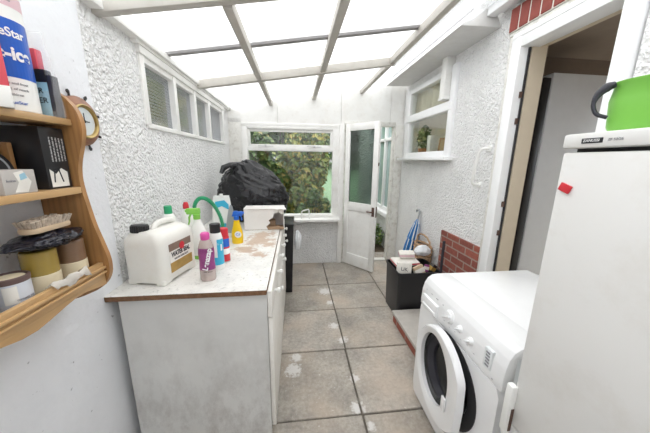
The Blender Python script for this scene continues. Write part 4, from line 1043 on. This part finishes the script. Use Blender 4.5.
b = B(); b.box(FX - .0062, FX - .003, .545, .590, 1.5485, 1.5605, .001); b.build('badge', 'dark_text', tp)
lettering('ZANUSSI', .009, flat((FX - .0066, .5675, 1.5545), (0, -1, 0), (0, 0, 1)), 'white_text', tp, world=True)
lettering('ZF 52/26', .008, flat((FX - .0048, .520, 1.5545), (0, -1, 0), (0, 0, 1)), 'grey_text', tp, world=True)
T = Matrix.Translation((FX - .003, .608, 1.436)) @ Matrix.Rotation(.35, 4, 'X')
b = B(); b.box(-.003, .003, -.0145, .0145, -.0105, .0105, .001, 2, T); o = b.build('fridge_magnet', 'red'); tag(o, 'small tilted red rectangular magnet on the fridge door', 'magnet')
bk = thing('bucket', 'lime green plastic bucket standing on top of the white fridge', 'bucket', (.866, .524, 1.574), .2)
sq = lambda w, d, r, z: rr(w, d, r, z, 7)
b = B(); b.loft([sq(.175, .175, .035, 0), sq(.19, .19, .045, .015), sq(.20, .20, .05, .075), sq(.196, .196, .055, .106), sq(.206, .206, .06, .112), sq(.206, .206, .06, .116), sq(.19, .19, .055, .114), sq(.17, .17, .04, .02)], caps=True); b.build('pail', 'lime', bk, world=False, ang=.9)
b = B(); pts = []
for k in range(13):
    a = PI * k / 12; pts.append((-.112 - .02 * math.sin(a), -.03 + .115 * math.cos(a) * .35, .142 - .085 * math.sin(a)))
pts = [(-.09, .105, .142), (-.125, .095, .12), (-.14, .06, .085), (-.138, .0, .065), (-.135, -.05, .08), (-.12, -.09, .115), (-.09, -.105, .142)]
pts = [(-.088, .082, .112), (-.098, .092, .106), (-.106, .102, .09), (-.110, .104, .068), (-.108, .095, .046), (-.098, .078, .036)]
cp = curve(pts, 5); b.tube(cp, [.0045 + .0065 * max(0, 1 - abs(k - 5) / 9) for k in range(len(cp))], 12); b.build('handle', 'charcoal', bk, world=False)
b = B(); b.ball((-.0985, -.055, .052), .02, 2, (.06, 1.2, .2)); b.build('mark', 'navy', bk, world=False)

# ------------------------------------------------------------------ bin, basket, umbrella, pole, grab rail
bn = thing('waste_bin', 'square black bin full of packaging beside the kitchen step', 'bin', (1.17, 2.34, 0))
b = B(); t = .006; x0, x1, y0, y1, h = .955, 1.375, 2.14, 2.5, .47
def taper(z): q = z / h; return (x0 + .012 * (1 - q), x1 - .012 * (1 - q), y0 + .012 * (1 - q), y1 - .012 * (1 - q))
o0, o1 = taper(0), taper(h)
def ring(c, z, i=0): return [(x, y, z) for x, y, _ in rr(c[1] - c[0] - 2 * i, c[3] - c[2] - 2 * i, .03, 0, 4, (c[0] + c[1]) / 2, (c[2] + c[3]) / 2)]
b.loft([ring(o0, 0), ring(o1, h), ring(o1, h, t), ring(o0, .01, t)]); b.build('tub', 'black_plastic', bn, ang=.8)
b = B(); b.loft([ring(o1, h - .02, -.005), ring(o1, h + .003, -.005), ring(o1, h + .003, .004), ring(o1, h - .02, .0)], caps=False); b.build('rim', 'black_plastic', bn, ang=.8)
def rotbox(c, s, e): return Matrix.Translation(c) @ Matrix.Rotation(e[2], 4, 'Z') @ Matrix.Rotation(e[1], 4, 'Y') @ Matrix.Rotation(e[0], 4, 'X'), s
G = 'packaging in the black bin'
def pack(nm, label, cat, c, s, e, mat, band=None, text=None, tm='dark_text'):
    t = thing(nm, label, cat, c, 0, G); t.rotation_euler = e
    b = B(); b.box(-s[0] / 2, s[0] / 2, -s[1] / 2, s[1] / 2, -s[2] / 2, s[2] / 2, .003); b.build('body', mat, t, world=False)
    if band:
        b = B(); b.box(-s[0] / 2 - .0006, s[0] / 2 + .0006, -s[1] / 2 - .0006, s[1] / 2 + .0006, -s[2] * .22, s[2] * .22); b.build('band', band, t, world=False)
    if text: lettering(text, s[2] * .42, flat((0, -s[1] / 2 - .0007, 0), (1, 0, 0), (0, 0, 1)), tm, t)
    return t
pack('crumpled_paper', 'white printed packet with dark letters at the front left of the bin', 'packet', (1.04, 2.235, .475), (.14, .03, .12), (-.25, .1, -.15), 'paper', None, 'UK')
pack('tan_packet', 'tan and white packet at the front middle of the bin', 'packet', (1.178, 2.20, .47), (.10, .035, .10), (-.3, -.3, .2), 'beech', 'paper')
pack('red_tray', 'flat white tray with a coral red edge across the bin', 'tray', (1.10, 2.36, .505), (.25, .15, .03), (.1, -.03, .05), 'paper', 'carton_red')
pack('striped_carton', 'pink and white carton lying at the back of the bin', 'carton', (1.13, 2.40, .565), (.15, .09, .05), (.1, -.03, -.2), 'paper', 'pale_pink')
pack('dark_carton', 'small dark carton poking out of the front right of the bin', 'carton', (1.325, 2.23, .475), (.05, .05, .09), (.1, .5, .2), 'black_plastic', 'label_gold')
pack('purple_packet', 'purple packet between the tan packet and the dark carton', 'packet', (1.262, 2.22, .485), (.045, .02, .07), (-.2, .3, .1), 'purple_label', 'paper')
bs = thing('wicker_basket', 'brown wicker basket behind the black bin against the brick base', 'basket', (1.44, 2.66, 0))
b = B(); nr = 14
for k in range(nr + 1):
    q = k / nr; rx, ry = (.045 + .012 * q), (.13 + .02 * q)
    pts = []
    for a in range(33): an = 2 * PI * a / 32; wob = .003 * (1 if (a + k) % 2 else -1); pts.append(((rx + wob) * math.cos(an), (ry + wob) * math.sin(an), .012 + .56 * q))
    b.tube(pts, .018 if 0 < k < nr else .014, 6, caps=False)
b.build('weave', 'wicker', bs, world=False)
b = B(); b.lathe([(0, .002), (.04, .002), (.04, .02), (0, .02)], 24, None, 0, 1, 3); b.build('base', 'wicker', bs, world=False)
b = B(); b.tube([(0, .15, .56), (0, .14, .64), (0, .08, .68), (0, 0, .69), (0, -.08, .68), (0, -.14, .64), (0, -.15, .56)], .010, 8); b.build('handle', 'wicker', bs, world=False)
o = blob('white_cloth', (1.315, 2.43, .585), (.07, .05, .05), 'white_fabric', 21, .3, 4); tag(o, 'crumpled white plastic bag on top at the back right of the black bin', 'bag', G)
um = thing('furled_umbrella', 'furled blue and white umbrella leaning on the white wall behind the bin', 'umbrella', (1.335, 2.93, 0))
p0, p1 = Vector((0, 0, .02)), Vector((.145, -.06, .93))
def al(q): return p0.lerp(p1, q)
rings = []
ax = (p1 - p0).normalized(); uu = ax.orthogonal().normalized(); vv = ax.cross(uu)
for k in range(15):
    q = .12 + .76 * k / 14; rad = .018 + .044 * math.sin(PI * (k / 14) ** .8) ** .7 if 0 < k < 14 else .012
    rings.append([al(q) + (rad * (1 + .22 * math.cos(8 * a + k * .35))) * (uu * math.cos(a) + vv * math.sin(a)) for a in [2 * PI * i / 48 for i in range(48)]])
t = B(); t.loft(rings); 
for f_ in t.bm.faces:
    c = f_.calc_center_median() - p0; a = math.atan2(c.dot(vv), c.dot(uu)) + c.dot(ax) * .6
    f_.material_index = 1 if (a / (2 * PI) * 8) % 1 > .68 else 0
t.build('canopy', ['blue_fabric', 'white_fabric'], um, world=False, ang=1)
b = B(); b.cyl(al(0), al(.13), .006); b.build('ferrule', 'chrome', um, world=False)
b = B(); b.cyl(al(.87), al(.95), .009); b.tube([al(.95) + Vector(q) for q in ((0, 0, 0), (.004, 0, .03), (.0, .02, .05), (-.005, .05, .045), (-.005, .06, .02))], .012, 8); b.build('handle', 'grey_metal', um, world=False)
po = B(); po.box(1.318, 1.342, 2.085, 2.093, .115, .80, .002); po.box(1.337, 1.342, 2.085, 2.11, .115, .80, .001); o = po.build('metal_pole', 'charcoal'); tag(o, 'thin dark grey metal pole standing upright behind the washing machine', 'pole')
gr = thing('grab_rail', 'white bent grab rail on the pebbledash wall beside the kitchen door', 'grab rail', (XR, 1.95, 1.45))
b = B(); b.tube([(XR + .0, 1.905, 1.605), (XR - .05, 1.905, 1.605), (XR - .062, 1.912, 1.598), (XR - .066, 1.925, 1.575), (XR - .066, 1.95, 1.48), (XR - .066, 1.965, 1.345), (XR - .060, 1.966, 1.328), (XR - .045, 1.966, 1.32), (XR, 1.966, 1.32)], .011, 12); b.build('rail', 'white_paint', gr)
for y, z in ((1.905, 1.605), (1.966, 1.32)): b = B(); b.cyl((XR, y, z), (XR - .012, y, z), .024, .022, 20); b.build('flange', 'white_paint', gr)
b = B(); b.tube([(1.485, 2.2, 2.05), (1.40, 2.52, 2.22), (1.38, 2.75, 2.2), (1.49, 3.0, 2.28)][:2] + [(1.405, 2.55, 2.22)], .003, 6)
b.bm.free()
for m in bpy.data.materials: m.use_backface_culling = False

# ------------------------------------------------------------------ light
w = bpy.data.worlds.new('overcast_sky'); scn.world = w; w.use_nodes = True
nt = w.node_tree; bgd = nt.nodes['Background']
tc = nt.nodes.new('ShaderNodeTexCoord'); sp = nt.nodes.new('ShaderNodeSeparateXYZ'); nt.links.new(tc.outputs['Generated'], sp.inputs[0])
cr_ = nt.nodes.new('ShaderNodeValToRGB'); nt.links.new(sp.outputs[2], cr_.inputs[0])
e = cr_.color_ramp.elements; e[0].position = 0; e[0].color = (.20, .20, .19, 1); e[1].position = .6; e[1].color = (1.0, .99, .975, 1); q_ = e.new(.03); q_.color = (.72, .77, .82, 1)
nt.links.new(cr_.outputs[0], bgd.inputs[0]); bgd.inputs[1].default_value = 1.6
scn.view_settings.view_transform = 'Standard'; scn.view_settings.look = 'None'; scn.view_settings.gamma = 1; scn.view_settings.use_curve_mapping = False
scn.view_settings.exposure = 1.05
scn.cycles.use_denoising = True
scn.cycles.max_bounces = 10; scn.cycles.diffuse_bounces = 6; scn.cycles.transparent_max_bounces = 12
scn.cycles.sample_clamp_indirect = 8

# ------------------------------------------------------------------ camera
cam = bpy.data.cameras.new('camera'); co = bpy.data.objects.new('camera', cam); COL.objects.link(co)
f_ = 257.5
y = Vector((-30, 56.5, -f_)).normalized(); z = -Vector((-15, -1183.5, -f_)); z -= y * z.dot(y); z.normalize(); x = y.cross(z)
R = Matrix((x, y, z))      # world <- camera
co.matrix_world = Matrix.Translation((0, 0, 1.5)) @ R.to_4x4()
cam.sensor_width = 36; cam.lens = 36 * f_ / 650; cam.clip_start = .02
scn.camera = co
